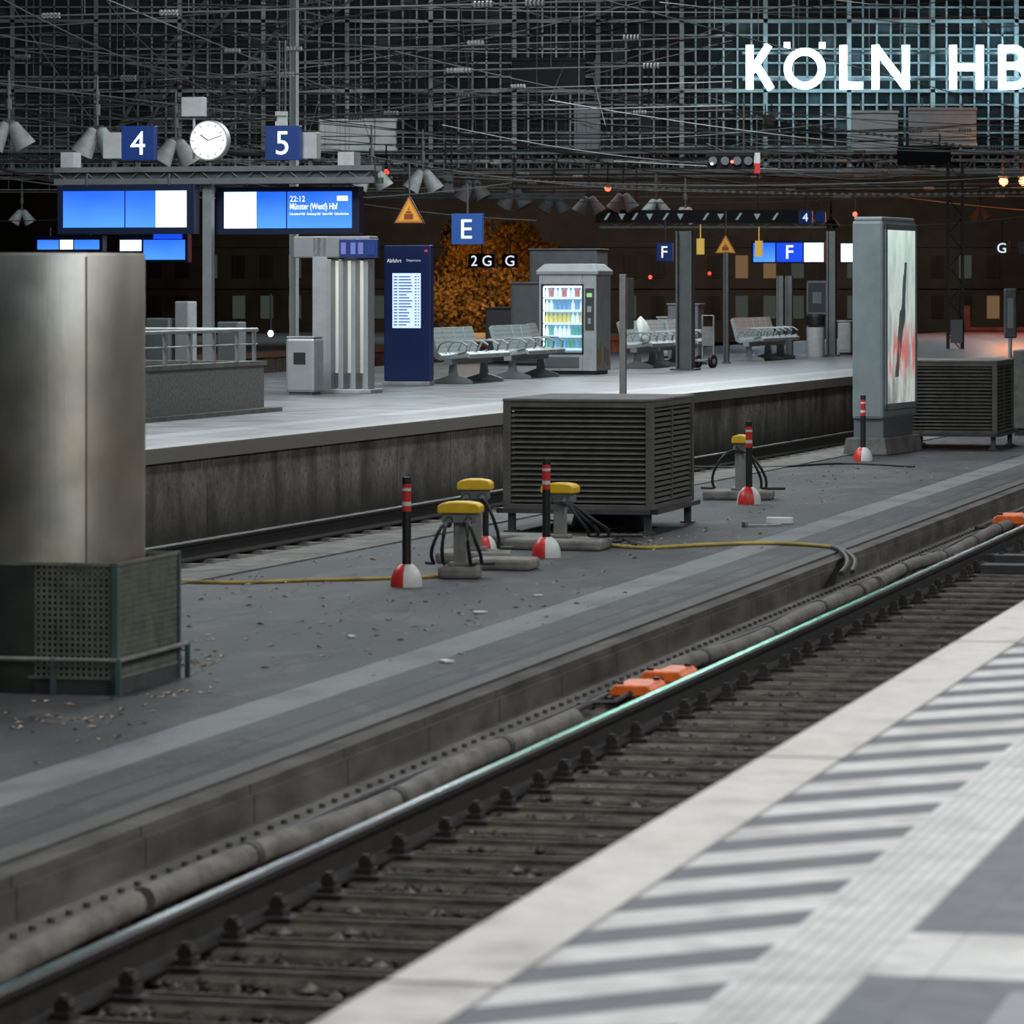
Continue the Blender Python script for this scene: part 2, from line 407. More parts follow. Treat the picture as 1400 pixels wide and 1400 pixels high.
def stones(ang,p0,p1,q0,q1,n,rmin,rmax,z,name,mat,lab):
    mb=MB(); rnd=random.Random(3)
    for _ in range(n):
        p=rnd.uniform(p0,p1); q=q0+(q1-q0)*rnd.random()**1.3; s=rnd.uniform(rmin,rmax)
        o=len(mb.v); zz=z+rnd.uniform(-.02,.035)
        a=rnd.uniform(0,6.28); ca,sa=math.cos(a),math.sin(a)
        for x,y,h in((1,0,0),(0,1,0),(-1,0,0),(0,-1,0),(0,0,1),(0,0,-1)):
            x2=(x*ca-y*sa)*s*rnd.uniform(.7,1.2); y2=(x*sa+y*ca)*s*rnd.uniform(.7,1.2)
            mb.v.append((p+x2+h*rnd.uniform(-.3,.3)*s,q+y2,zz+h*s*rnd.uniform(.5,.9)))
        for f in((0,1,4),(1,2,4),(2,3,4),(3,0,4),(1,0,5),(2,1,5),(3,2,5),(0,3,5)):
            mb.f.append(tuple(o+k for k in f)); mb.mi.append(1 if (o//6)%6==0 else 0)
    return tag(part(name,mb,mat,rz=-ang,stuff=True),lab,'gravel')
bm_=[M('ballast_stone',(.045,.040,.035),.9,0,.6,11),M('ballast_stone_pale',(.15,.135,.12),.9,0,.3,11)]
stones(A,-5.33,-2.6,9,52,25000,.016,.036,-.225,'ballast_stones',bm_,'dark brown crushed stone between the sleepers')
stones(B,FE+.05,FE+2.3,27,62,9000,.02,.045,-.25,'ballast_stones',bm_,'dark crushed stone beside the platform wall')

pipem=M('dusty_grey_pipe',(.135,.125,.11),.85,0,.5,9,.3,stretch=(1,.5,1),detail=7)
pc=M('conduit_collar_dark',(.05,.048,.045),.7,0,.3,8)
def pipe(q0,q1,rr=.054):
    pts=[]; n=int((q1-q0)/.35)+1
    for i in range(n+1):
        q=q0+(q1-q0)*i/n
        pts.append((-5.20+.028*math.sin(q*.7)+.010*math.sin(q*2.1),q,-.095+.014*math.sin(q*1.3)))
    r=root('cable_conduit',(0,0,0),-A,'dusty grey flexible conduit lying beside the rail','pipe','conduit runs')
    part('conduit_tube',MB().tube(pts,rr,12),pipem,r,smooth=True)
    for k in range(4,len(pts)-1,6):
        p=Vector(pts[k]); part('conduit_collar',MB().cyl(p+Vector((0,-.04,0)),p+Vector((0,.04,0)),rr*1.12,seg=12),pc,r,smooth=True)
pipe(8,15.25); pipe(15.35,22.6); pipe(24.9,33.2); pipe(33.4,42.5)
r=root('cable_conduit',(0,0,0),-A,'thin black cable lying beside grey conduit','pipe','conduit runs')
part('cable_tube',MB().tube([(-5.34+.03*math.sin(q*.9),q,-.115) for q in [8+.5*i for i in range(70)]],.016,6),rubber,r,smooth=True)
for q0 in (37.0,35.7):
    mb=MB().b2(-5.4 if q0>36.5 else -4.7,-2.95,q0,q0+.3,-.17,-.10)
    tag(part('cable_crossing_plate',mb,M('plate_dark',(.035,.035,.038),.7,0,.3,5),rz=-A),'dark steel cable crossing plate between the rails','plate')
def device(u,v,sc,lab):
    P=gnd(u,v,-.15)
    r=root('track_sensor',P,-A,lab,'track sensor','orange track sensors')
    r.scale=(sc,)*3
    mb=MB().prism([(-.17,.05),(-.17,.10),(-.13,.14),(.13,.14),(.17,.10),(.17,.05)],-.28,.28,'xz')
    part('sensor_cover',mb,orange,r,bevel=.015)
    part('mounting_plate',MB().b2(-.19,.19,-.30,.30,.0,.05),black,r,bevel=.01)
    part('cover_bolt',MB().cyl((-.1,-.2,.14),(-.1,-.2,.16),.025),black,r); part('cover_bolt',MB().cyl((.1,.2,.14),(.1,.2,.16),.025),black,r)
    part('cable',MB().tube([(.0,-.28,.08),(-.08,-.5,.03),(-.2,-.8,.05),(-.22,-1.1,.06)],.02,6),rubber,r,smooth=True)
device(873,957,.75,'bright orange plastic sensor housing bolted beside the rail')
device(915,939,.80,'orange plastic sensor housing behind another beside the rail')
device(1385,722,1.0,'orange plastic sensor housing beside the shiny rail')

# ---------------------------------------------------------------- steel-clad column with cage
cc=Vector((-2.565,23.4,MZ))
brush=newm('brushed_steel_cladding',.30,1.0); g=G(brush)
n1=g.noise(3,(1,1,.8),5); n2=g.noise(60,(1,1,.05),3); n3=g.noise(1.8,(1,1,1),4); n4=g.noise(2.3,(1,1,.8),5)
c=g.mix(g.ramp(n1,.3,.7),(.42,.425,.40),(.64,.645,.61))
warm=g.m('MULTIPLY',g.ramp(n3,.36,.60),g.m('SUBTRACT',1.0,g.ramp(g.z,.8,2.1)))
c=g.mix(g.m('MULTIPLY',warm,.7),c,(.85,.68,.46))  # mottled warm glow on the lower shell is painted into the colour
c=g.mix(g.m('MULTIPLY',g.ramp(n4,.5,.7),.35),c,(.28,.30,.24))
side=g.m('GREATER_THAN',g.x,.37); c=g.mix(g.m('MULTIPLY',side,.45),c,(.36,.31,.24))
g.L.new(c,g.b.inputs['Base Color'])
g.L.new(g.m('ADD',.38,g.m('MULTIPLY',n1,.2)),g.b.inputs['Roughness'])
g.bump(g.m('ADD',g.m('MULTIPLY',n2,.3),g.m('MULTIPLY',n1,2.0)),.12,.02)
r=root('steel_clad_column',cc,-A,'wide cylindrical brushed steel column with vertical seams standing in a mesh cage','column')
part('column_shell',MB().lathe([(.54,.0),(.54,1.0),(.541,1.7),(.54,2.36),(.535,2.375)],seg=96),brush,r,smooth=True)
for an in (-.82,1.4,-2.9):
    x,y=.540*math.cos(an),.540*math.sin(an)
    part('cladding_seam',MB().box((x,y,1.18),(.006,.010,2.35),rz=an),M('seam_steel',(.14,.12,.10),.6,.5),r)
r=root('mesh_cage',cc,-A,'teal-grey wire mesh guard cage with steel rail around a column base','cage')
teal=M('teal_frame_paint',(.055,.10,.095),.6,.1,.35,8)
mesh_m=M('galvanised_mesh',(.14,.15,.118),.7,.0,.35,8)
hw,hd=.58,.53; CH=.70
for sx in(-1,1):
    for sy in(-1,1):
        part('corner_post',MB().b2(sx*hw-.016,sx*hw+.016,sy*hd-.016,sy*hd+.016,0,CH+.01),teal,r)
for z in(.09,CH):
    for sy in(-1,1): part('frame_rail',MB().b2(-hw,hw,sy*hd-.010,sy*hd+.010,z-.008,z+.008),mesh_m,r)
    for sx in(-1,1): part('frame_rail',MB().b2(sx*hw-.010,sx*hw+.010,-hd,hd,z-.008,z+.008),mesh_m,r)
part('inner_lining',MB().lathe([(.548,.0),(.548,CH-.01)],seg=64),M('dark_lining',(.022,.024,.02),.9,0,.4,6),r,smooth=True)
for ax in(0,1):
    for sgn in(-1,1):
        mb=MB(); n=36
        for i in range(1,n):
            t=-1+2*i/n
            if ax==0: mb.box((t*hw,sgn*hd,.40),(.014,.006,CH-.08))
            else: mb.box((sgn*hw,t*hd,.40),(.006,.014,CH-.08))
        for k in range(20):
            z=.09+k*.032
            if ax==0: mb.box((0,sgn*hd,z),(2*hw,.006,.013))
            else: mb.box((sgn*hw,0,z),(.006,2*hd,.013))
        part('mesh_panel',mb,mesh_m,r)
ow=.62; od=.59
pts=[(-ow,-od),(ow,-od),(ow,od),(-ow,od)]
brail=M('bumper_rail_grey',(.18,.18,.16),.6,.2,.3,6)
for i in range(4):
    a,b=pts[i],pts[(i+1)%4]; part('bumper_rail',MB().cyl((a[0],a[1],.19),(b[0],b[1],.19),.014,seg=8),brail,r)
for a in pts+[(-.25,-od),(.25,-od)]: part('bumper_foot',MB().box((a[0],a[1],.1),(.025,.025,.2)),teal,r)
part('cage_kickplate',MB().b2(-hw,hw,-hd-.004,-hd+.004,0,.08).b2(hw-.004,hw+.004,-hd,hd,0,.08),dsteel,r)

# ---------------------------------------------------------------- ventilation housings
ventm=M('brown_grey_louvre',(.105,.10,.09),.65,.1,.3,6)
ventd=M('vent_inner_dark',(.010,.010,.010),.8)
def vent(P,lab,W=1.30,D=1.78):
    r=root('ventilation_housing',P,-A,lab,'vent housing','ventilation housings')
    H0,H1=.20,1.16
    part('inner_core',MB().b2(-W/2+.05,W/2-.05,.05,D-.05,H0+.02,H1-.02),ventd,r)
    mb=MB()
    for x in(-W/2,W/2):
        for y in(0,D): mb.b2(x-.035,x+.035,y-.035,y+.035,H0,H1)
    for z in(H0+.02,H1-.02):
        for y in(0,D): mb.b2(-W/2,W/2,y-.03,y+.03,z-.03,z+.03)
        for x in(-W/2,W/2): mb.b2(x-.03,x+.03,0,D,z-.03,z+.03)
    part('corner_frame',mb,ventm,r,bevel=.006)
    part('roof_panel',MB().b2(-W/2-.04,W/2+.04,-.04,D+.04,H1,H1+.03),M('vent_roof',(.12,.115,.10),.75,0,.4,5),r,bevel=.01)
    n=18
    for sgn,y in((1,0),(-1,D)):
        mb=MB()
        for i in range(n):
            z=H0+.06+(H1-H0-.1)*(i+.5)/n
            mb.box((0,y,z),(W-.08,.055,.006),rot=Matrix.Rotation(math.radians(38*sgn),3,'X'))
        part('louvre_panel',mb,ventm,r)
    for sgn,x in((1,W/2),(-1,-W/2)):
        mb=MB()
        for i in range(n):
            z=H0+.06+(H1-H0-.1)*(i+.5)/n
            for (a,b) in((.04,D/2-.02),(D/2+.02,D-.04)):
                mb.box((x,(a+b)/2,z),(.055,b-a,.006),rot=Matrix.Rotation(math.radians(38*sgn),3,'Y'))
        mb.b2(x-.02,x+.02,D/2-.02,D/2+.02,H0,H1)
        part('louvre_panel',mb,ventm,r)
    mb=MB().b2(-W/2-.08,W/2+.08,-.1,-.03,H0-.03,H0+.01).b2(-W/2-.08,W/2+.08,D+.03,D+.1,H0-.03,H0+.01)
    mb.b2(W/2+.02,W/2+.08,-.1,D+.1,H0-.03,H0+.01).b2(-W/2-.08,-W/2-.02,-.1,D+.1,H0-.03,H0+.01)
    part('skid_frame',mb,dsteel,r)
    for x in(-W/2+.04,W/2-.02):
        for y in(.0,D):
            part('leg',MB().b2(x-.03,x+.03,y-.03,y+.03,0,H0-.03).b2(x-.06,x+.06,y-.06,y+.06,0,.015),dsteel,r)
    return r
Pv=gnd(791,728,MZ); vent(Pv,'square dark louvred ventilation housing on short legs')
part('fan_base',MB().lathe([(.35,0),(.32,.12),(.30,.2)],seg=20),black,bpy.data.objects['ventilation_housing'],loc=(0.1,.8,0))
Pv2=at(1294,0,57.0); Pv2.z=MZ; vent(Pv2,'louvred ventilation housing standing behind an advertising pillar')

# ---------------------------------------------------------------- marker posts
def marker(u,v,h,lab,src=[None]):
    P=gnd(u,v,MZ)
    if src[0]:
        o=dup(src[0],P,random.uniform(-.6,.6),h/.80); o['label']=lab; return o
    r=root('marker_post',P,-.2,lab,'marker post','striped marker posts')
    def mif(k,i): return 1 if (i//6)%2 else 0
    part('domed_foot',MB().lathe([(.118,0),(.118,.03),(.112,.07),(.095,.115),(.065,.15),(.04,.165)],seg=24,mif=mif),[redp,whitep],r,smooth=True)
    mb=MB()
    bands=[(.15,.55,0),(.55,.59,1),(.59,.62,2),(.62,.70,1),(.70,.72,2),(.72,.75,1),(.75,.80,0)]
    for a,b,m in bands: mb.cyl((0,0,a),(0,0,b),.033,seg=16,mi=m)
    part('striped_pole',mb,[black,redp,whitep],r,smooth=True)
    src[0]=r; return r
marker(556,802,.80,'black marker post with red and white bands on domed foot')
marker(747,762,.80,'black marker post with red and white bands on domed foot')
marker(664,754,.62,'short banded marker post behind yellow electrical pillars')
marker(1024,689,.83,'black marker post with red and white bands beside concrete pad')
marker(1180,630,.82,'slim banded marker post in front of the advertising pillar')

# ---------------------------------------------------------------- electrical pillars
postc=M('pale_pillar_post',(.24,.24,.22),.6,0,.2,8)
def epost(u,v,h,sc,rz,lab,cables,pad=(.34,.24)):
    P=gnd(u,v,MZ)
    r=root('electrical_pillar',P,rz,lab,'electrical pillar','yellow-hooded electrical pillars')
    part('concrete_pad',MB().prism([(-pad[0],-pad[1]),(pad[0],-pad[1]),(pad[0]*.9,pad[1]),(-pad[0]*.9,pad[1])],0,.09,'xy'),conc,r,bevel=.025)
    part('post',MB().b2(-.05,.05,-.04,.04,.09,h-.12).b2(-.09,.09,-.06,.06,.09,.12),postc,r,bevel=.008)
    w=.15*sc
    mb=MB().prism([(-w,h-.085),(-w,h-.035),(-w*.8,h-.01),(-w*.3,h),(w*.3,h),(w*.8,h-.01),(w,h-.035),(w,h-.085)],-.11,.11,'xz')
    part('hood',mb,yellow,r,bevel=.010)
    mb=MB().b2(-w*.8,w*.8,-.085,.085,h-.16,h-.085)
    part('socket_box',mb,mgrey,r,bevel=.006)
    for x in(-w*.45,w*.45): part('socket',MB().cyl((x,-.08,h-.13),(x,-.14,h-.17),.028,seg=10),dsteel,r)
    for k,(dx,dy,sd) in enumerate(cables):
        s=w*.45*(1 if sd>0 else -1)
        pts=[(s,-.13,h-.16),(s+dx*.3,-.2,h-.15),(s+dx*.8,-.22+dy*.3,h-.32),(s+dx,dy*.6-.15,h*.35),(s+dx*1.0,dy-.1,.12),(s+dx*.8,dy-.05,.11),(s+dx*1.6,dy+.1,.105)]
        P2=[]
        for i in range(len(pts)-1):
            a=Vector(pts[i]);b=Vector(pts[i+1])
            for t in(0,.5): P2.append(a.lerp(b,t))
        P2.append(Vector(pts[-1]))
        for _ in range(2):
            P2=[P2[0]]+[(P2[i-1]+P2[i]*2+P2[i+1])/4 for i in range(1,len(P2)-1)]+[P2[-1]]
        part('cable',MB().tube(P2,.014,8),rubber,r,smooth=True)
    return r
epost(684,772,.66,.92,-.1,'grey electrical pillar with yellow hood on concrete pad',[( .14,.0,1)],(.30,.22))
bpy.data.objects['electrical_pillar'].location=gnd(650,768,MZ)
epost(630,790,.575,1.08,-.15,'yellow-hooded electrical pillar with hanging black cables',[(-.13,0,-1),(-.04,-.05,-1),(.10,.02,1),(.02,-.04,1)],(.16,.12))
epost(766,750,.55,.95,-.3,'yellow-hooded electrical pillar beside a ventilation housing',[(.28,.1,1),(.36,.15,1),(.22,.0,1)],(.42,.28))
epost(1012,682,.66,.5,-.2,'narrow yellow-hooded electrical pillar with looping black cables on pad',[(-.24,0,-1),(.26,0,1),(.20,.05,1)],(.36,.26))
for u,v,wx,wy in((690,778,.24,.18),(712,744,.22,.16)):
    tag(part('concrete_block',MB().b2(-wx,wx,-wy,wy,0,.09),conc,None,gnd(u,v,MZ),-.25,bevel=.025),'low worn concrete foundation block on asphalt','block')

def hose(pix,r_,mat,lab,name='hose'):
    P=[gnd(u,v,MZ+r_) for u,v in pix]; Q=[]
    for i in range(len(P)-1):
        for t in(0,.25,.5,.75): Q.append(P[i].lerp(P[i+1],t))
    Q.append(P[-1])
    for _ in range(3): Q=[Q[0]]+[(Q[i-1]+2*Q[i]+Q[i+1])/4 for i in range(1,len(Q)-1)]+[Q[-1]]
    tag(part(name,MB().tube(Q,r_,8),mat,smooth=True),lab,'hose')
yh=M('yellow_hose',(.40,.29,.06),.7,0,.4,5)
hose([(235,795),(330,797),(420,793),(520,791),(600,788),(630,785)],.013,yh,'yellow hose lying across asphalt')
hose([(830,745),(880,750),(950,745),(1040,742),(1100,744),(1140,748)],.016,yh,'yellow hose running toward the kerb')
hose([(1138,748),(1160,755),(1172,768),(1165,782)],.02,rubber,'black cable dropping over the kerb','cable')
hose([(1144,748),(1158,760),(1160,772),(1150,784)],.02,rubber,'black cable dropping over the kerb','cable')
hose([(790,738),(860,742),(830,725),(870,745)],.014,rubber,'loose black cable on asphalt','cable')
hose([(950,638),(1050,640),(1150,632),(1250,638)],.012,rubber,'thin black cable on asphalt','cable')
P=gnd(1066,716,MZ)
tag(part('white_block',MB().b2(-.12,.12,-.05,.05,0,.06),M('white_litter',(.72,.73,.71),.6,0,.1,8),None,P,-.3,bevel=.008),'small white block lying on the asphalt','block')
P=gnd(1042,720,MZ)
tag(part('metal_strip',MB().b2(-.2,.2,-.03,.03,0,.02).b2(-.2,-.17,-.03,.03,0,.05),steel,None,P,.5),'bent grey metal strip lying on asphalt','metal strip')
lm=M('dry_leaf',(.38,.29,.18),.8,0,.5,3)
mb=MB(); rnd=random.Random(11)
def leaf(P,s):
    a=rnd.uniform(0,6.28); ca,sa=math.cos(a),math.sin(a); o=len(mb.v)
    for x,y,z in((-1,0,.1),(0,-.55,.35),(1,0,.05),(0,.6,.3),(0,0,.05)):
        mb.v.append((P.x+(x*ca-y*sa)*s,P.y+(x*sa+y*ca)*s,P.z+.003+z*s*(.5+rnd.random())))
    for f in((0,1,4),(1,2,4),(2,3,4),(3,0,4)): mb.f.append(tuple(o+k for k in f)); mb.mi.append(0)
obst=[(cc.x,cc.y,.85)]+[(o.location.x,o.location.y,.55) for o in bpy.data.objects if o.name.startswith(('electrical_pillar','marker_post','ventilation'))]
cl=[(262,905,50,45),(225,945,50,20),(700,800,260,60),(450,860,220,60),(900,735,160,25),(1050,680,120,25),(1150,650,140,18),(600,840,260,50),(330,800,140,20),(870,745,70,14),(100,985,120,30),(520,760,200,30)]
for _ in range(640):
    c=rnd.choice(cl); u=rnd.gauss(c[0],c[2]*.5); v=rnd.gauss(c[1],c[3]*.5)
    if v<600: continue
    P=gnd(u,v,MZ); p,q_=toA(P)
    if p>-5.95 or (P.x*math.cos(B)-P.y*math.sin(B))<FE+3.0: continue
    if any((P.x-a)**2+(P.y-b)**2<c_*c_ for a,b,c_ in obst): continue
    leaf(P,rnd.uniform(.014,.034))
tag(part('fallen_leaves',mb,lm,stuff=True),'scattered dry brown leaves on the asphalt','leaves')
for u,v in((655,838),(480,871),(348,737),(610,905),(735,815)):
    P=gnd(u,v,MZ+.004) if v>745 else gnd(u,v,-.16)
    k=rnd.uniform(.03,.05); tag(part('paper_scrap',MB().prism([(-k,-k*.5),(k,-k*.7),(k*.8,k*.6),(-k*.7,k*.8)],0,.012,'xy'),whitep,None,P,rnd.random()*3),'small crumpled white paper scrap on the ground','litter')

# ---------------------------------------------------------------- advertising pillar
P=gnd(1186,622,MZ); R=math.radians(-20)
r=root('advertising_pillar',P,R,'tall grey-green metal advertising pillar with backlit poster on concrete plinth','advertising pillar')
gg=M('grey_blue_enamel',(.19,.23,.24),.4,.0,.15,3)
part('plinth',MB().prism([(-.30,0),(.30,0),(.26,.22),(-.26,.22)],-.12,1.70,'xz'),dconc,r,bevel=.015)
part('pedestal',MB().b2(-.2,.2,.05,1.55,.2,.50),M('pedestal_grey',(.10,.115,.12),.5),r,bevel=.01)
part('housing',MB().prism([(-.21,.46),(.21,.46),(.21,3.04),(-.21,3.04)],0,1.72,'xz'),gg,r,bevel=.04)
part('top_cap',MB().b2(-.19,.19,.03,1.69,3.04,3.09),M('cap_grey',(.30,.34,.34),.5),r,bevel=.02)
pmz=newm('backlit_poster',.25); g=G(pmz)
n1=g.noise(1.6,(1,1.5,.6),4); n2=g.noise(4,(1,1,.4),4)
c=g.mix(g.ramp(g.z,.7,2.9),(.20,.21,.21),(.34,.50,.48))
c=g.mix(g.m('MULTIPLY',g.ramp(g.m('ABSOLUTE',g.m('SUBTRACT',n1,.5)),.12,.0),.55),c,(.70,.73,.66))
top=g.m('MULTIPLY',g.ramp(g.z,2.3,2.9),g.ramp(n2,.3,.6)); c=g.mix(g.m('MULTIPLY',top,.8),c,(.70,.84,.74))
dk=g.m('MULTIPLY',g.band(g.z,1.0,2.5),g.m('LESS_THAN',g.m('ABSOLUTE',g.m('SUBTRACT',g.m('ADD',g.y,g.m('MULTIPLY',g.z,-.35)),g.m('MULTIPLY',n1,.55))),.11))
c=g.mix(g.m('MULTIPLY',dk,.92),c,(.02,.025,.03))
rd=g.m('MULTIPLY',g.m('MULTIPLY',g.ramp(g.z,.95,1.15),g.ramp(g.z,1.75,1.4)),g.ramp(g.m('ADD',n2,g.m('MULTIPLY',g.y,.10)),.52,.62))
c=g.mix(g.m('MULTIPLY',rd,.85),c,(.50,.09,.09))
g.L.new(c,g.b.inputs['Base Color']); g.L.new(c,g.b.inputs['Emission Color']); g.b.inputs['Emission Strength'].default_value=.9
part('poster',MB().b2(.205,.222,.14,1.58,.66,2.92),pmz,r)
for a in((.06,.14,.58,3.0),(1.58,1.66,.58,3.0),(.06,1.66,.58,.66),(.06,1.66,2.92,3.0)):
    part('poster_frame',MB().b2(.21,.235,*a),gg,r,bevel=.006)

# ================================================================ island platform furniture
def onp(u,v): return gnd(u,v,PZ)
P=onp(361,562); r=root('stair_parapet',P,-B,'low concrete parapet wall around platform stairs','parapet wall')
part('parapet_wall',MB().b2(-.18,0,-5.2,0,0,.55).b2(-2.6,-.18,-.18,0,0,.55),M('parapet_concrete',(.15,.145,.135),.85,0,.4,24,.3),r)
part('coping',MB().b2(-.21,.03,-5.2,.03,.55,.60).b2(-2.6,-.21,-.21,.03,.55,.60),dconc,r)
part('toe_ledge',MB().b2(0,.22,-5.2,.03,0,.05),dconc,r)
r=root('guard_railing',P+Vector((0,0,.60)),-B,'galvanised guard railing on top of parapet','railing')
for y in(-4.7,-3.9,-3.1,-2.3,-1.5,-.7,-.1): part('railing_post',MB().b2(-.11,-.07,y-.02,y+.02,0,.36),steel,r)
part('handrail',MB().cyl((-.09,-5.2,.37),(-.09,0,.37),.024),steel,r,smooth=True); part('handrail',MB().cyl((-2.5,-.09,.37),(-.09,-.09,.37),.024),steel,r,smooth=True)
part('lower_rail',MB().cyl((-.09,-5.2,.2),(-.09,0,.2),.010),steel,r)
for x in (-.9,-1.7,-2.4): part('railing_post',MB().b2(x-.02,x+.02,-.11,-.07,0,.36),steel,r)
for (u0,u1,v0,vb,lab) in((238,258,412,520,'narrow light grey cabinet behind railing'),(198,232,435,520,'low light grey cabinet behind railing'),(296,326,440,520,'grey platform cabinet behind railing')):
    Pb=onp((u0+u1)/2,vb); s=F/Pb.y; wd=(u1-u0)/s; h=(vb-v0)/s
    rr=root('platform_cabinet',Pb,-B,lab,'cabinet')
    part('cabinet_body',MB().b2(-wd/2,wd/2,0,.4,.05,h),mgrey if u0!=238 else lgrey,rr,bevel=.02)
    part('cabinet_foot',MB().b2(-wd/2+.03,wd/2-.03,.03,.37,0,.05),dsteel,rr)

P=onp(466,538); r=root('information_column',P,-B,'grey steel column with three lit vertical slots and blue display head','information column')
part('side_slab',MB().b2(-.42,-.20,0,.5,0,2.18),M('kiosk_grey',(.26,.27,.275),.45,.1,.15,4),r,bevel=.015)
for x in(-.18,.0,.18,.36): part('upright_fin',MB().b2(x-.035,x+.035,.0,.3,.06,1.86),M('fin_grey',(.24,.25,.255),.4,.1,.1,4),r,bevel=.008)
kg=newm('kiosk_glow',.5); g=G(kg); c=g.mix(g.ramp(g.z,.4,1.8),(.30,.31,.30),(.90,.91,.80)); g.L.new(c,g.b.inputs['Emission Color']); g.b.inputs['Emission Strength'].default_value=.6; g.b.inputs['Base Color'].default_value=(.35,.36,.34,1)
for x in(-.09,.09,.27):
    part('light_slot',MB().b2(x-.055,x+.055,.2,.24,.28,1.84),kg,r)
part('base_plate',MB().b2(-.45,.45,-.05,.5,0,.06),steel,r,bevel=.01)
part('head_beam',MB().b2(-.70,.42,.0,.4,1.88,2.18),M('kiosk_head',(.17,.175,.18),.5,0,.1,4),r,bevel=.02)
part('display_head',MB().b2(.0,.56,-.08,0,1.88,2.14),navy,r,bevel=.01)
pur=M('dim_violet_screen',(.02,.02,.06),.3,emit=(.22,.25,.65),es=.7)
for x in(.06,.20,.31): part('display_screen',MB().b2(x-.03,x+.04,-.09,-.08,1.93,2.09),pur,r)
part('display_screen',MB().b2(.40,.53,-.09,-.08,1.92,2.08),signblue,r)
P=onp(410,540); r=root('waste_bin',P,-B,'brushed steel waste cabinet with dark opening','waste bin')
part('bin_body',MB().b2(-.21,.21,0,.42,.03,.78),M('bin_steel',(.30,.31,.32),.4,.4,.1,4),r,bevel=.04)
part('bin_opening',MB().b2(-.09,.08,-.006,.01,.42,.58),black,r)
part('bin_foot',MB().b2(-.17,.17,.03,.38,0,.03),dsteel,r)
part('bin_lid',MB().b2(-.20,.20,.01,.41,.78,.80),steel,r,bevel=.008)
P=onp(556,527); r=root('departure_board',P,-B,'tall dark blue freestanding departure board with lit white timetable','departure board')
part('board_body',MB().b2(-.36,.38,0,.16,.06,2.10),M('board_blue',(.006,.014,.060),.3,emit=(.008,.02,.10),es=.15),r,bevel=.02)
part('board_foot',MB().b2(-.36,.38,-.08,.2,0,.06),steel,r,bevel=.01)
part('timetable_screen',MB().b2(-.22,.22,-.012,0,.86,1.68),M('timetable_glow',(.3,.3,.3),.3,emit=(.50,.66,1),es=1.25),r)
mb=MB(); rnd2=random.Random(5); tb=M('timetable_ink',(.02,.05,.25),.5,emit=(.02,.08,.5),es=.5)
for i in range(17):
    z=1.63-i*.045
    for a,b in((-.20,-.14),(-.12,rnd2.uniform(.0,.1)),(.13,.16),(.18,.20)): mb.b2(a,b,-.016,-.012,z-.011,z+.006)
part('timetable_rows',mb,tb,r)
dimt=M('soft_white_lettering',(.6,.6,.6),.5,emit=(.8,.88,1),es=.55)
lettering('Abfahrt',r,-.31,-.004,1.87,.056,dimt,w=.23,align='l',off=-.004)
lettering('Departure',r,-.0,-.004,1.868,.044,dimt,w=.22,align='l',off=-.008)
part('logo_mark',MB().b2(.28,.33,-.006,0,2.0,2.03),M('red_logo',(.6,.02,.02),.5,emit=(.8,.05,.05),es=.35),r)
# benches
perf=newm('perforated_steel_seat',.45,.0); g=G(perf)
hx=g.m('FRACT',g.m('DIVIDE',g.y,.05)); hz=g.m('FRACT',g.m('DIVIDE',g.m('ADD',g.x,g.z),.05))
d=g.m('ADD',g.m('POWER',g.m('SUBTRACT',hx,.5),2),g.m('POWER',g.m('SUBTRACT',hz,.5),2))
g.L.new(g.mix(g.m('MULTIPLY',g.m('LESS_THAN',d,.07),.75),(.33,.375,.36),(.12,.135,.13)),g.b.inputs['Base Color'])
benchleg=M('bench_leg_grey',(.22,.24,.24),.5,.1)
def bench(u,v,n,lab,face=1,src={}):
    P=onp(u,v)
    if (n,face) in src:
        o=dup(src[(n,face)],P); o['label']=lab; return o
    r=root('platform_bench',P,-B,lab,'bench','perforated steel benches')
    Lh=n*.56
    for i in range(n):
        y0=i*.56+.015; y1=y0+.53
        pr=[(.34,.38),(.30,.40),(.05,.37),(-.14,.35),(-.22,.40),(-.27,.60),(-.33,.82),(-.27,.86),(-.20,.62),(-.155,.47),(-.10,.43),(.05,.445),(.27,.49),(.36,.45)]
        part('seat_shell',MB().prism([(face*a,b) for a,b in pr],y0,y1,'xz'),perf,r,bevel=.015)
    part('support_beam',MB().b2(-.06,.06,0,Lh,.29,.37),benchleg,r)
    for y in(.28,Lh-.28):
        mb=MB().prism([(-.05,.30),(.05,.30),(.07,.12),(.30,.05),(.32,0),(-.32,0),(-.30,.05),(-.07,.12)],y-.03,y+.03,'xz')
        part('leg',mb,benchleg,r,bevel=.006)
    for i in range(n+1):
        y=i*.56; f=face
        part('armrest',MB().tube([(f*-.18,y,.47),(f*-.12,y,.60),(f*.0,y,.65),(f*.22,y,.64),(f*.31,y,.58),(f*.30,y,.50),(f*.16,y,.46)],.016,6),benchleg,r,smooth=True)
    src[(n,face)]=r; return r
bench(612,525,4,'chunky perforated grey steel bench with backrests and armrests')
bench(694,518,4,'perforated grey steel bench beside the drinks machine')
bench(742,511,1,'single perforated steel seat with armrests beside drinks machine')
bench(866,504,3,'perforated steel bench with round armrests')
bench(898,501,3,'perforated steel bench with round armrests')
bench(930,499,2,'short perforated steel bench behind grey column')
bench(1020,494,4,'distant grey steel bench beside slim steel supports')
bench(1046,492,3,'distant grey steel bench near round litter bin')

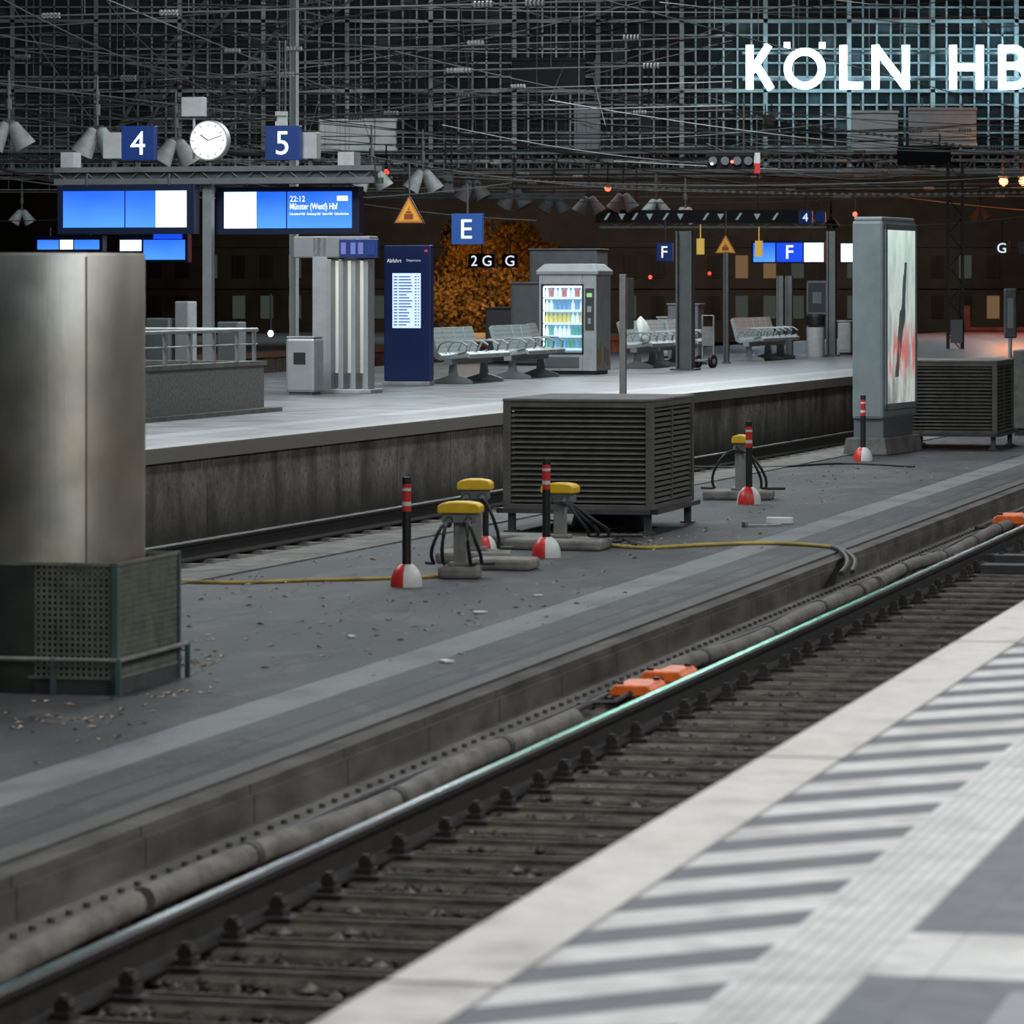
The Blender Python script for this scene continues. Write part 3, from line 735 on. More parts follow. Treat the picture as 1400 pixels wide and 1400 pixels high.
# vending machine
P=onp(776,512); r=root('vending_machine',P,-B,'silver drinks vending machine with lit glass front and rows of bottles','vending machine')
vb=M('vending_silver',(.30,.32,.33),.45,.1,.15,4)
part('machine_body',MB().b2(-.5,.5,.26,.95,.06,1.68).b2(-.5,-.44,0,.26,.06,1.68).b2(.26,.5,0,.26,.06,1.68).b2(-.44,.26,0,.26,.06,.36).b2(-.44,.26,0,.26,1.50,1.68),vb,r,bevel=.008)
mb=MB(); o=[(-.54,-.03,1.68),(.54,-.03,1.68),(.54,.98,1.68),(-.54,.98,1.68),(-.54,-.05,1.74),(.54,-.05,1.74),(.54,.98,1.74),(-.54,.98,1.74),(-.42,.05,1.86),(.42,.05,1.86),(.42,.85,1.86),(-.42,.85,1.86)]
mb.add(o,[(0,3,2,1),(0,1,5,4),(1,2,6,5),(2,3,7,6),(3,0,4,7),(4,5,9,8),(5,6,10,9),(6,7,11,10),(7,4,8,11),(8,9,10,11)])
part('canopy',mb,M('vending_top',(.36,.38,.39),.45,.1,.1,4),r,bevel=.01)
part('window_back',MB().b2(-.44,.26,.245,.26,.36,1.50),M('vending_glow',(.18,.24,.30),.5,emit=(.14,.30,.46),es=.7),r)
part('window_trim',MB().b2(-.46,-.43,-.01,.02,.34,1.52).b2(.25,.28,-.01,.02,.34,1.52).b2(-.46,.28,-.01,.02,1.49,1.52).b2(-.46,.28,-.01,.02,.34,.37),black,r)
for k in range(5): part('shelf',MB().b2(-.43,.25,.03,.24,.42+k*.215,.435+k*.215).b2(-.43,.25,.015,.03,.405+k*.215,.445+k*.215),M('shelf_white',(.6,.65,.68),.5,emit=(.6,.85,1),es=.5),r)
part('light_tube',MB().cyl((-.42,.06,1.475),(.24,.06,1.475),.012),M('tube_white',(.8,.8,.8),.5,emit=(.85,.95,1),es=4),r)
part('light_tube',MB().cyl((-.425,.04,.40),(-.425,.04,1.46),.009),MC['tube_white'],r)
part('control_panel',MB().b2(.31,.46,-.02,0,.75,1.45),M('control_dark',(.05,.05,.055),.3),r,bevel=.005)
part('selection_keypad',MB().b2(.34,.43,-.03,-.02,1.30,1.37),M('keypad_green',(.3,.45,.2),.4,emit=(.4,.8,.3),es=.4),r)
part('coin_slot',MB().b2(.35,.42,-.03,-.02,1.05,1.15),steel,r); part('card_reader',MB().b2(.36,.41,-.03,-.02,.85,.95),steel,r)
part('delivery_flap',MB().b2(-.40,.20,-.02,0,.12,.30),M('flap_dark',(.10,.11,.115),.3),r,bevel=.01)
part('foot',MB().b2(-.46,.46,.05,.9,0,.06),black,r)
for i,(a,b,cl_) in enumerate(((.04,.16,(.35,.10,.06)),(.20,.32,(.12,.30,.12)),(.36,.46,(.40,.30,.06)),(.50,.62,(.10,.18,.38)),(.68,.82,(.40,.12,.08)))):
    part('side_graphic',MB().b2(.5,.505,a,b,.15+.05*(i%2),.42+.04*((i*3)%4)),M('graphic_%d'%i,cl_,.5),r)
cols=[(.10,.32,.30),(.55,.50,.16),(.40,.14,.12),(.62,.74,.78),(.14,.30,.50),(.50,.32,.14),(.09,.28,.22)]
bots=[]
for i,c in enumerate(cols):
    m=M('drink_%d'%i,c,.25,emit=c,es=.5)
    mb=MB().lathe([(.029,0),(.033,.02),(.033,.11),(.014,.15),(.014,.175)],seg=10)
    me=bpy.data.meshes.new('bottle'); me.from_pydata(mb.v,[],mb.f); me.materials.append(m); bots.append(me)
rnd3=random.Random(9)
for k in range(5):
    for j in range(9):
        me=bots[{0:[6,4],1:[3,0],2:[1,3],3:[3,4],4:[3,2]}[k][rnd3.random()<.35]]
        o=bpy.data.objects.new('drink_bottle',me); COL.objects.link(o)
        o.location=P+Matrix.Rotation(-B,3,'Z')@Vector((-.39+j*.0755,.12,.435+k*.215))
        tag(o,{0:'dark green or blue drink bottle on lit shelf',1:'clear or green drink bottle on lit shelf',2:'amber or clear drink bottle on lit shelf',3:'clear or blue drink bottle on lit shelf',4:'red or clear drink bottle on lit shelf'}[k],'bottle','drink bottles in the vending machine')

P=onp(851,541); r=root('platform_sign_post',P,-B,'slim grey metal post sign seen edge-on','sign post')
part('post',MB().b2(-.045,.045,0,.06,0,1.65),M('post_brown',(.13,.125,.12),.5,.2,.2,6),r,bevel=.006)
part('side_panel',MB().b2(-.055,.055,.05,.42,.9,1.60),MC['post_brown'],r,bevel=.006)
part('foot_plate',MB().b2(-.09,.09,-.06,.14,0,.015),dsteel,r)
def column(u,vt,vb,wpx,lab,mat=mgrey):
    P=onp(u,vb); s=F/P.y; H=(vb-vt)/s; wd=wpx/s
    r=root('support_column',P,-B,lab,'column')
    part('shaft',MB().b2(-wd/2,-wd/2+.03,-wd/2,wd/2,0,H).b2(wd/2-.03,wd/2,-wd/2,wd/2,0,H).b2(-wd/2,wd/2,-.015,.015,0,H),mat,r)
    part('base_plate',MB().b2(-wd*.8,wd*.8,-wd*.8,wd*.8,0,.03),dsteel,r)
column(937,316,506,22,'grey steel column behind benches',trussg)
column(1137,316,487,12,'slim grey steel column beside waste bin',trussg)
column(993,345,497,7,'thin steel mast carrying a warning triangle',dsteel)
column(1067,377,489,9,'grey steel support behind bench',trussg)
column(1079,377,488,9,'grey steel support behind bench',trussg)
column(402,0,500,10,'tall pale steel mast rising into the dark',M('pale_mast',(.36,.38,.37),.6))
def block(u0,u1,v0,vb,lab,mat,name='platform_cabinet',cat='cabinet',d=.6):
    P=onp((u0+u1)/2,vb); s=F/P.y; wd=(u1-u0)/s; H=(vb-v0)/s
    r=root(name,P,-B,lab,cat)
    part('cabinet_body',MB().b2(-wd/2,wd/2,0,d,.04,H),mat,r,bevel=.02)
    part('cabinet_lid',MB().b2(-wd/2-.02,wd/2+.02,-.02,d+.02,H,H+.03),mat,r,bevel=.01)
    part('cabinet_door',MB().b2(-wd/2+.05,wd/2-.05,-.012,0,.1,H-.06),mat,r,bevel=.004)
    part('cabinet_foot',MB().b2(-wd/2+.04,wd/2-.04,.04,d-.04,0,.04),black,r)
    return r
block(697,742,388,500,'grey utility cabinet behind the vending machine',M('util_grey',(.08,.085,.09),.6,0,.15,4),d=.7)
block(722,818,342,498,'tall grey shelter block behind the vending machine',M('shelter_grey',(.07,.075,.08),.6,0,.15,4),'lift_housing','housing',.8)
block(662,724,422,498,'dark utility box behind benches',M('util_dark',(.03,.03,.032),.6),d=.8)
block(912,955,417,493,'grey metal equipment cabinet beyond benches',mgrey,d=.5)
block(898,926,435,490,'low grey equipment cabinet beyond benches',lgrey,d=.4)
block(1145,1163,440,485,'white cabinet beside the advertising pillar',lgrey)
P=onp(1115,488); r=root('litter_bin',P,0,'round steel litter bin with dark top','litter bin')
part('bin_body',MB().lathe([(.18,0),(.19,.05),(.19,.62)],seg=20),lgrey,r,smooth=True)
part('bin_hood',MB().lathe([(.19,.66),(.20,.70),(.20,.85),(.15,.90)],seg=20),black,r,smooth=True)
P=onp(1117,483); r=root('notice_frame',P,-B,'steel notice frame with dark poster on legs','notice board')
part('notice_panel',MB().b2(-.2,.2,0,.05,.9,1.55),M('notice_dark',(.03,.035,.045),.5),r)
part('frame_post',MB().b2(-.23,-.2,-.01,.06,0,1.6),mgrey,r); part('frame_post',MB().b2(.2,.23,-.01,.06,0,1.6),mgrey,r)
part('frame_bar',MB().b2(-.23,.23,-.01,.06,1.55,1.6),mgrey,r); part('frame_bar',MB().b2(-.23,.23,-.01,.06,.86,.9),mgrey,r)
part('notice_sheet',MB().b2(-.1,.1,-.008,0,1.1,1.35),mgrey,r)
P=onp(964,503); r=root('hand_cart',P,-.6,'small hand cart with grey frame and black wheels','cart')
part('cart_frame',MB().tube([(-.12,.1,.12),(-.12,.1,.95),(.12,.1,.95),(.12,.1,.12)],.02,6).b2(-.15,.15,-.2,.15,.12,.15).b2(-.12,.12,.08,.11,.4,.75),steel,r)
for x in(-.16,.16): part('wheel',MB().cyl((x-.03,0,.12),(x+.03,0,.12),.12,seg=18).cyl((x-.035,0,.12),(x+.035,0,.12),.05,seg=12,mi=1),[black,lgrey],r)
P=onp(876,502)+Vector((0,0,.47)); mb=MB().lathe([(.10,0),(.17,.06),(.16,.22),(.10,.36),(.03,.44),(.01,.46)],seg=14)
rb=random.Random(2); mb.v=[(x*(1+rb.uniform(-.15,.15)),y*(1+rb.uniform(-.15,.15)),z) for x,y,z in mb.v]
tag(part('white_bag',mb,whitep,None,P,smooth=True),'crumpled white bag standing on a bench','bag')

# ================================================================ overhead signs
def px(u0,u1,Y): return (u1-u0)/F*Y/math.cos(B)
def sgn(name,u0,v0,u1,v1,Y,txt,lab,cat='sign',bg=None,th=None,tw=None,depth=.12,group=None,rod=.5):
    P=at((u0+u1)/2,(v0+v1)/2,Y); W=px(u0,u1,Y); H=(v1-v0)/F*Y
    r=root(name,P,-B,lab,cat,group)
    part('sign_panel',MB().b2(-W/2,W/2,0,depth,-H/2,H/2),bg or signblue,r,bevel=.008)
    if rod: part('hanger',MB().cyl((0,depth/2,H/2),(0,depth/2,H/2+rod),.02),dsteel,r)
    if txt: lettering(txt,r,0,-.006,0,H*(th or .62),wtext,w=tw,off=.0)
    return r
YG=61.0
P=at(285,238,YG); r=root('sign_gantry',Vector((P.x,P.y,PZ)),-B,'grey steel gantry with central post carrying signs and clock','gantry')
s=F/YG; gz=lambda v: ZC-(v-VH)/s-PZ
gx=lambda u:(u-285)/s/math.cos(B)
part('post',MB().b2(-.07,.07,-.07,.07,0,gz(228)),mgrey,r,bevel=.01)
part('foot_plate',MB().b2(-.2,.2,-.2,.2,0,.03),dsteel,r)
gtm=M('gantry_beam_grey',(.09,.095,.10),.6,0,.25,3)
for v0,v1 in((252,244),(235,228)):
    for y in(-.18,.18): part('beam_chord',MB().b2(gx(75),gx(520),y-.04,y+.04,gz(v0),gz(v1)),gtm,r)
mb=MB(); n=22
for i in range(n):
    x0=gx(75)+(gx(520)-gx(75))*i/n; x1=gx(75)+(gx(520)-gx(75))*(i+1)/n
    for y in(-.18,.18): mb.cyl((x0,y,gz(248) if i%2 else gz(232)),(x1,y,gz(232) if i%2 else gz(248)),.008,seg=5)
part('truss_lacing',mb,gtm,r)
part('cable_tray',MB().b2(gx(80),gx(515),-.12,.12,gz(244),gz(235)),dsteel,r)
part('junction_box',MB().b2(gx(84),gx(102),-.2,.1,gz(228),gz(207)),lgrey,r)
part('junction_box',MB().b2(gx(470),gx(492),-.2,.1,gz(232),gz(210)),lgrey,r)
def display(u0,v0,u1,v1,Y,panels,lab):
    P=at((u0+u1)/2,(v0+v1)/2,Y); sc=F/Y
    r=root('departure_display',P,-B,lab,'display','overhead departure displays')
    X=lambda u:(u-(u0+u1)/2)/sc/math.cos(B); Z=lambda v:((v0+v1)/2-v)/sc
    part('housing',MB().b2(X(u0),X(u1),0,.22,Z(v1),Z(v0)),M('display_housing',(.006,.012,.035),.35),r,bevel=.01)
    for xx in(X(u0)*.6,X(u1)*.6): part('hanger',MB().cyl((xx,.1,Z(v0)),(xx,.1,Z(v0)+.16),.02),dsteel,r)
    for a,b,c,d,m in panels: part('screen',MB().b2(X(a),X(c),-.012,0,Z(d),Z(b)),m,r)
    return r,X,Z
display(75,253,268,320,YG,[(84,261,170,311,scrblue2),(172,261,213,311,scrblue2),(214,261,257,311,scrwhite)],'wide overhead display with blue panels and white block')
r,X,Z=display(293,255,492,320,YG,[(305,262,350,312,scrwhite),(351,262,391,312,scrblue2),(393,262,482,312,scrblue2)],'wide overhead display with white block and white lettering on blue')
lettering('22:12',r,X(397),-.018,Z(272),.085,wtext,w=X(418)-X(397),align='l')
lettering('Münster (Westf) Hbf',r,X(397),-.018,Z(283.5),.12,wtext,w=X(463)-X(397),align='l')
lettering('Düsseldorf Hbf · Duisburg Hbf · Essen Hbf · Gelsenkirchen',r,X(397),-.018,Z(293),.045,wtext,w=X(478)-X(397),align='l')
part('status_tag',MB().b2(X(462),X(477),-.016,-.012,Z(275),Z(268)),wtext,r)
display(46,322,142,345,84,[(50,328,80,341,scrblue2),(82,328,100,341,scrwhite),(102,328,137,341,scrblue2)],'small distant overhead display with white panels')
display(160,320,258,359,84,[(163,328,193,343,scrwhite),(196,328,254,355,scrblue2),(210,320,250,327,scrblue)],'small distant overhead display with blue panels')
display(1028,329,1126,360,100,[(1031,332,1060,358,scrblue2),(1099,332,1125,358,scrwhite),(1062,332,1097,358,scrblue)],'distant overhead display with letter and white block')
r=bpy.data.objects.get('departure_display.004')
lettering('F',r,(1080-1077)/58.,-.02,0,.32,wtext)
display(1148,331,1168,360,100,[(1150,333,1167,358,scrwhite)],'small lit display partly behind advertising pillar')
sgn('platform_number_sign',165,172,212,219,YG,'4','square blue sign with white number 4','sign',rod=0,th=.68)
sgn('platform_number_sign',362,172,410,219,YG,'5','square blue sign with white number 5','sign',rod=0,th=.68)
for u0,u1,lab in((140,166,'light grey box beside number sign'),(410,433,'light grey box beside number sign')):
    Pq=at((u0+u1)/2,199,YG+.1); ww=px(u0,u1,YG); rr=root('sign_housing',Pq,-B,lab,'box')
    part('box_body',MB().b2(-ww/2,ww/2,0,.2,-.19,.19),lgrey,rr,bevel=.01)
    part('bracket',MB().b2(-.03,.03,.08,.12,-.32,-.19),dsteel,rr)
for u in(188,386):
    Pq=at(u,219,YG+.08); tag(part('sign_bracket',MB().b2(-.03,.03,0,.04,-.12,0).b2(-.1,.1,0,.04,-.12,-.10),dsteel,None,Pq,-B),'short dark bracket under number sign','bracket')
Pc=at(285,192,YG-.1); r=root('station_clock',Pc,-B,'round lit white platform clock with black hands','clock')
rad=27.5/F*YG
RN=Matrix.Rotation(-math.pi/2,3,'X')
part('clock_case',MB().lathe([(rad,.0),(rad,.14)],seg=40,R=RN),steel,r,smooth=True)
part('clock_face',MB().lathe([(rad*.93,.0),(rad*.93,.01)],c=(0,-.012,0),seg=40,R=RN),M('clock_glow',(.8,.8,.78),.5,emit=(1,.99,.88),es=.9),r)
mb=MB()
for i in range(12):
    t=i*math.pi/6; rot=Matrix.Rotation(t,3,'Y'); mb.box(rot@Vector((0,-.026,rad*.8)),(.012,.004,.05),rot=rot)
part('hour_marks',mb,mgrey,r)
def hand(deg,l,wd):
    rot=Matrix.Rotation(math.radians(deg),3,'Y'); return MB().box(rot@Vector((0,-.03,l/2)),(wd,.004,l),rot=rot)
part('hour_hand',hand(306,rad*.5,.020),mgrey,r); part('minute_hand',hand(72,rad*.78,.014),mgrey,r)
part('bracket',MB().cyl((0,.07,-rad),(0,.07,-rad-.12),.03),dsteel,r)
Pq=at(262,146,YG+.1); tag(part('loudspeaker',MB().b2(-.16,.16,0,.2,-.14,.14).cyl((0,.1,-.14),(0,.1,-.75),.02),lgrey,None,Pq,-B,bevel=.01),'light grey box mounted above the clock','box')
sgn('sector_sign',617,292,659,334,70,'E','square blue sign with white letter E',bg=M('sign_e_blue',(.010,.045,.17),.4,emit=(.018,.07,.26),es=.5))
sgn('sector_sign',898,332,919,357,95,'F','small blue sign with white letter F')
sgn('sector_sign',1092,288,1110,306,110,'4','small blue sign with white number 4')
sgn('sector_sign',1115,290,1128,304,112,None,'tiny plain blue hanging sign')
def dsgn(u0,v0,u1,v1,t,lab):
    return sgn('track_board',u0,v0,u1,v1,105,t,lab,bg=M('board_black',(.004,.005,.02),.4),th=.75)
dsgn(640,347,676,366,'2 G','dark board with white characters 2 G')
dsgn(686,347,708,366,'G','dark board with white letter G')
dsgn(1360,330,1379,348,'G','dark board with white letter G')
dsgn(1392,330,1420,348,'3','dark board with white number')
def tri(u,v,wpx,Y,lab):
    P=at(u,v,Y); s=F/Y; h=wpx/s/2
    r=root('warning_sign',P,-B,lab,'warning sign','yellow warning triangles')
    part('triangle_border',MB().prism([(-h,-h*.87),(h,-h*.87),(0,h*.87)],0,.03,'xz'),black,r)
    part('triangle_plate',MB().prism([(-h*.87,-h*.80),(h*.87,-h*.80),(0,h*.72)],-.006,0,'xz'),M('warning_border_orange',(.55,.16,.02),.5,emit=(.85,.2,.03),es=.06),r)
    part('triangle_field',MB().prism([(-h*.68,-h*.70),(h*.68,-h*.70),(0,h*.50)],-.009,-.006,'xz'),M('warning_yellow',(.62,.34,.03),.5,emit=(.85,.42,.03),es=.08),r)
    k=h*.8
    mb=MB().prism([(-.35*k,-.75*k),(.35*k,-.75*k),(.35*k,-.35*k),(-.35*k,-.35*k)],-.013,-.009,'xz').prism([(-.25*k,-.3*k),(.25*k,-.3*k),(.18*k,-.15*k),(-.18*k,-.15*k)],-.013,-.009,'xz').prism([(-.02*k,-.12*k),(.12*k,-.05*k),(.02*k,.0),(.06*k,.25*k),(-.08*k,-.02*k),(.0,-.04*k)],-.013,-.009,'xz')
    part('pictogram',mb,M('picto_dark_red',(.30,.04,.02),.5),r)
    part('hanger',MB().cyl((0,.03,h*.8),(0,.03,h*.8+.5),.015),dsteel,r)
tri(559,286,46,66,'yellow warning triangle with black border hanging from cable')
tri(992,333,32,92,'small yellow warning triangle on mast')
for u,v in((957,337),(1037,340)):
    P=at(u,v,96); tag(part('yellow_lamp_box',MB().b2(-.08,.08,0,.1,-.18,.18).cyl((0,.05,.16),(0,.05,.5),.012),M('amber_box',(.6,.40,.08),.5,emit=(.9,.60,.1),es=.4),None,P,-B,bevel=.01),'small amber box hanging above platform','lamp')

# ---------------------------------------------------------------- bell lamps
lampm=M('lamp_housing_grey',(.40,.41,.40),.6,.0,.25,6)
def mklamp():
    r=root('twin_floodlight',(0,0,0),0,'pair of grey bell-shaped floodlights hanging on a rod','floodlight','twin bell floodlights')
    for sx in(-1,1):
        Rm=Matrix.Rotation(sx*math.radians(-30),3,'Y')
        part('lamp_head',MB().lathe([(.05,0),(.10,-.04),(.12,-.14),(.19,-.44),(.195,-.47),(.17,-.47)],c=(sx*.04,0,-.02),seg=20,R=Rm),lampm,r,smooth=True)
    part('bracket',MB().b2(-.10,.10,-.03,.03,-.03,.03),dsteel,r)
    part('suspension_rod',MB().cyl((0,0,.03),(0,0,.85),.020).cyl((0,0,.2),(0,0,.38),.05,seg=10).cyl((0,0,.45),(0,0,.6),.04,seg=10),mgrey,r)
    return r
lamps=[(12,166,66),(133,174,66),(240,190,62),(508,228,54),(578,232,52),(646,246,48),(703,258,46),(757,265,44),(805,268,42),(852,264,42),(897,272,40),(937,283,38),(30,287,34),(1340,282,32),(1136,298,24),(1108,298,22)]
Ls=None
for i,(u,v,wp) in enumerate(lamps):
    P=at(u,v,F*.80/wp)
    if Ls is None: Ls=mklamp(); Ls.location=P; Ls.rotation_euler=(0,0,.1)
    else: dup(Ls,P,random.uniform(-.35,.35))

# ---------------------------------------------------------------- overhead lines
def proj(P): return (700+F*P.x/P.y, VH-F*(P.z-ZC)/P.y)
def sagpts(a,b,sag,n=14):
    a=Vector(a);b=Vector(b); return [a.lerp(b,i/n)-Vector((0,0,4*sag*(i/n)*(1-i/n))) for i in range(n+1)]
def ohl(p,ang,q0,z0,zm,span=32,off=0,rr=.010):
    q1=(137+p*math.sin(ang))/math.cos(ang)
    r=root('overhead_line',(0,0,0),-ang,'sagging overhead contact line with messenger wire above track','overhead line','overhead contact lines')
    q=q0+off; cw=MB(); mw=MB(); dr=MB(); k=0
    while q<q1-2:
        L_=min(span,q1-q)
        s=.18*(-1)**k
        cw.tube([(p+s,q,z0),(p-s,q+L_,z0)],rr,4)
        pts=sagpts((p+s,q,zm),(p-s,q+L_,zm),.8*L_/span,12); mw.tube(pts,rr,4)
        for i in range(1,12):
            x=p+s-2*s*i/12; dr.tube([(x,pts[i].y,z0),(x,pts[i].y,pts[i].z)],.005,3)
        q+=L_; k+=1
    part('contact_wire',cw,wire_m,r); part('messenger_wire',mw,wire_m,r); part('dropper',dr,wire_m,r,stuff=True)
ohl(-4.1,A,30,5.7,7.2,off=0)
ohl(FE+1.5,B,34,5.5,7.1,off=5,rr=.008)
ohl(FE-12,B,40,5.4,6.9,off=9)
ohl(FE-16,B,40,5.5,7.0,off=2)
ohl(FE-32,B,60,5.4,7.0,off=12)
ohl(FE-36,B,60,5.5,7.0,off=6)
def cross(q,zl,zu,sag,lab='cross-span wires with ceramic insulators over the tracks'):
    r=root('cross_span',(0,0,0),-B,lab,'cross span','cross-span wires')
    x0=max(-62,-(136-q*math.cos(B))/math.sin(B)); x1=-.2315*q; xf=14
    up=sagpts((x0,q,zu),(x1,q,zu),sag,30)
    part('span_wire',MB().tube(up,.014,4),wire_m,r)
    Yq=q; full = (VH-F*(zl+.5-ZC)/Yq)>140
    x2=xf if full else x1
    part('steady_wire',MB().tube(sagpts((x0,q,zl),(x2,q,zl),.12,20),.013,4),wire_m,r); part('steady_wire',MB().tube(sagpts((x0,q,zl+.55),(x2,q,zl+.45),.25,20),.011,4),wire_m,r)
    ins=MB(); rn=random.Random(int(q*7))
    for _ in range(13):
        x=rn.uniform(max(-40,x0+1),x2-1 if x2<6 else 6); t=(x-x0)/(x2-x0); kk=rn.choice((0,1)); z=zl+.5*kk-4*(.12+.13*kk)*t*(1-t)
        for j in range(5): ins.cyl((x+j*.06,q,z),(x+j*.06+.03,q,z),.045,seg=8)
    part('insulator',ins,insul,r,stuff=True)
    dr=MB()
    for i in range(2,29):
        if rn.random()<.8:
            t=(up[i].x-x0)/(x2-x0); dr.tube([up[i],(up[i].x,q,zl-.48*t*(1-t))],.006,3)
    part('dropper',dr,wire_m,r,stuff=True)
for q,zl,zu,sg in((58,6.3,8.6,1.2),(68,5.9,8.9,1.8),(77,5.6,8.3,1.6),(86,5.9,9.5,2.4),(95,5.5,9.0,2.2),(100,5.2,8.4,1.6),(104,5.6,9.5,2.6),(110,5.0,10.5,2.6),(114,5.4,9.0,2.2),(122,5.2,10.0,3.0),(129,5.1,9.6,3.2)):
    cross(q,zl,zu,sg)
rw=random.Random(21)
wire_d=M('dark_stay_wire',(.04,.04,.04),.8); wire_l=M('pale_stay_wire',(.17,.175,.17),.75)
def clear(pts,tol=0):
    n=0
    for a,b in zip(pts[:-1],pts[1:]):
        for t in(0,.25,.5,.75):
            u,v=proj(a.lerp(b,t))
            if 1005<u<1430 and 50<v<132: n+=1
    return n<=tol
def stay(u0,v0,Y0,u1,v1,Y1,sag=.2,rr=.010,mat=None):
    pts=sagpts(at(u0,v0,Y0),at(u1,v1,Y1),sag,16)
    if not clear(pts): return False
    tag(part('stay_wire',MB().tube(pts,rr,4),mat or wire_m),'thin sagging stay wire crossing above the platforms','wire','stay wires'); return True
base=[(-40,60,70,760,140,100),(-40,110,80,900,190,110),(420,-30,60,1440,190,118),(540,70,80,1440,215,120),(300,-20,60,1100,140,110),(-40,150,80,520,225,90),(480,232,90,1440,238,90),(540,262,100,1440,250,100),(560,205,100,1440,180,105),(1000,-20,90,1440,30,120),(-30,-20,60,420,140,100),(100,-20,60,640,190,110),(600,-20,80,1000,60,110),(-40,236,80,700,250,90),(700,20,100,1440,20,120),(-40,300,90,160,290,100),(850,200,100,1440,290,130),(1100,305,110,1440,290,110),(-40,40,70,600,-20,90),(-40,190,80,320,110,90),(300,140,90,800,90,110),(760,-20,90,560,130,110),(1020,170,110,1440,150,110),(130,-20,70,300,130,80),(0,-20,70,140,180,80),(1010,-20,90,1120,50,110),(1100,-20,90,1440,48,110)]
for b_ in base: stay(*b_,sag=rw.uniform(.05,.45),mat=wire_l if rw.random()<.5 else None)
cnt=0; tries=0
while cnt<80 and tries<600:
    tries+=1
    u0=rw.uniform(-60,1150); v0=rw.uniform(-40,225); L_=rw.uniform(250,1000)
    if stay(u0,v0,rw.uniform(75,112),u0+L_,v0+rw.uniform(-40,80),rw.uniform(85,125),rw.uniform(.05,.5),rw.choice((.005,.008,.011)),rw.choice((wire_m,wire_d,wire_l))): cnt+=1
for k in range(26):
    u0=rw.uniform(-20,1000); v0=rw.uniform(-30,60)
    stay(u0,v0,rw.uniform(80,115),u0+rw.uniform(-70,70),v0+rw.uniform(90,220),rw.uniform(80,115),.02,.007,rw.choice((wire_m,wire_d)))
def garland(u0,v0,u1,v1,Y,sag):
    pts=sagpts(at(u0,v0,Y),at(u1,v1,Y),sag,90); mb=MB()
    for i,p in enumerate(pts):
        mb.cyl(p-Vector((.035,0,0)),p+Vector((.035,0,0)),.035,seg=6)
    mb.tube(pts,.010,4)
    tag(part('beaded_cable',mb,M('beaded_dark',(.11,.105,.095),.7)),'beaded sagging cable strung across the station throat','cable','beaded cables')
garland(560,75,1440,215,95,.15); garland(480,222,1440,262,92,.3); garland(-20,70,560,110,90,.4); garland(-20,225,330,255,90,.3); garland(-20,130,420,210,92,.4); garland(330,200,900,250,95,.4); garland(600,175,1010,215,100,.3)

# ---------------------------------------------------------------- hall gable facade
YF=140.0
fmz=newm('gable_mullion',.65); g=G(fmz); n1=g.noise(1.2,detail=5); n2=g.noise(.22,detail=3)
c=g.mix(g.ramp(n1,.3,.7),(.19,.205,.195),(.48,.50,.47)); c=g.mix(g.m('MULTIPLY',g.ramp(n2,.5,.62),.6),c,(.06,.068,.068))
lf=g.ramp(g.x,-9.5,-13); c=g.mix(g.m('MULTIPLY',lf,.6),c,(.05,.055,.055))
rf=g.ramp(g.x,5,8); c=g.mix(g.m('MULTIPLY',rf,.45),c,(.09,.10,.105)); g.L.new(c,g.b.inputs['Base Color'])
r=root('wall_back',(0,YF,0),0,'large glazed gable wall of the station hall with fine mullion grid','gable wall',kind='structure')
zb=ZC+(VH-232)/F*YF; CS=.46
mb=MB(); x=-22.0; i=0
while x<22:
    mb.b2(x-.028,x+.028,-.05,.05,zb,17) if i%6 else mb.b2(x-.07,x+.07,-.12,.1,zb,17)
    x+=CS; i+=1
z=zb+.3; i=0
while z<17:
    mb.b2(-22,22,-.05,.05,z-.026,z+.026) if i%5 else mb.b2(-22,22,-.12,.1,z-.055,z+.055)
    z+=CS; i+=1
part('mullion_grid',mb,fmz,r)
gl=newm('dark_hall_glass',.5); g=G(gl); nz=g.noise(.35,detail=3); nb=g.noise(1.5,detail=6)
g.b.inputs['Specular IOR Level'].default_value=.1
fx=g.m('FLOOR',g.m('DIVIDE',g.m('ADD',g.x,22.0),CS)); fz=g.m('FLOOR',g.m('DIVIDE',g.m('SUBTRACT',g.z,zb+.3),CS))
cb=g.N.new('ShaderNodeCombineXYZ'); g.L.new(fx,cb.inputs[0]); g.L.new(fz,cb.inputs[2])
wn=g.N.new('ShaderNodeTexWhiteNoise'); wn.noise_dimensions='3D'; g.L.new(cb.outputs[0],wn.inputs[0])
c=g.mix(g.m('MULTIPLY',g.ramp(nz,.4,.7),g.ramp(nb,.35,.7)),(.003,.005,.006),(.022,.028,.03))
c=g.mix(g.m('MULTIPLY',g.m('GREATER_THAN',wn.outputs[0],.88),g.ramp(nz,.45,.6)),c,(.05,.065,.07)); g.L.new(c,g.b.inputs['Base Color'])
part('glazing',MB().b2(-22,22,.12,.16,zb,17),gl,r)
for z0,z1 in((zb-.12,zb+.04),(zb+.55,zb+.66)): part('truss_chord',MB().b2(-22,22,-.3,.3,z0,z1),trussg,r)
mb=MB()
for k in range(59):
    x=-22+k*.74; mb.cyl((x,-.2,zb),(x+.37,-.2,zb+.6),.02,seg=4).cyl((x+.37,-.2,zb+.6),(x+.74,-.2,zb),.02,seg=4)
part('lower_truss',mb,trussg,r)
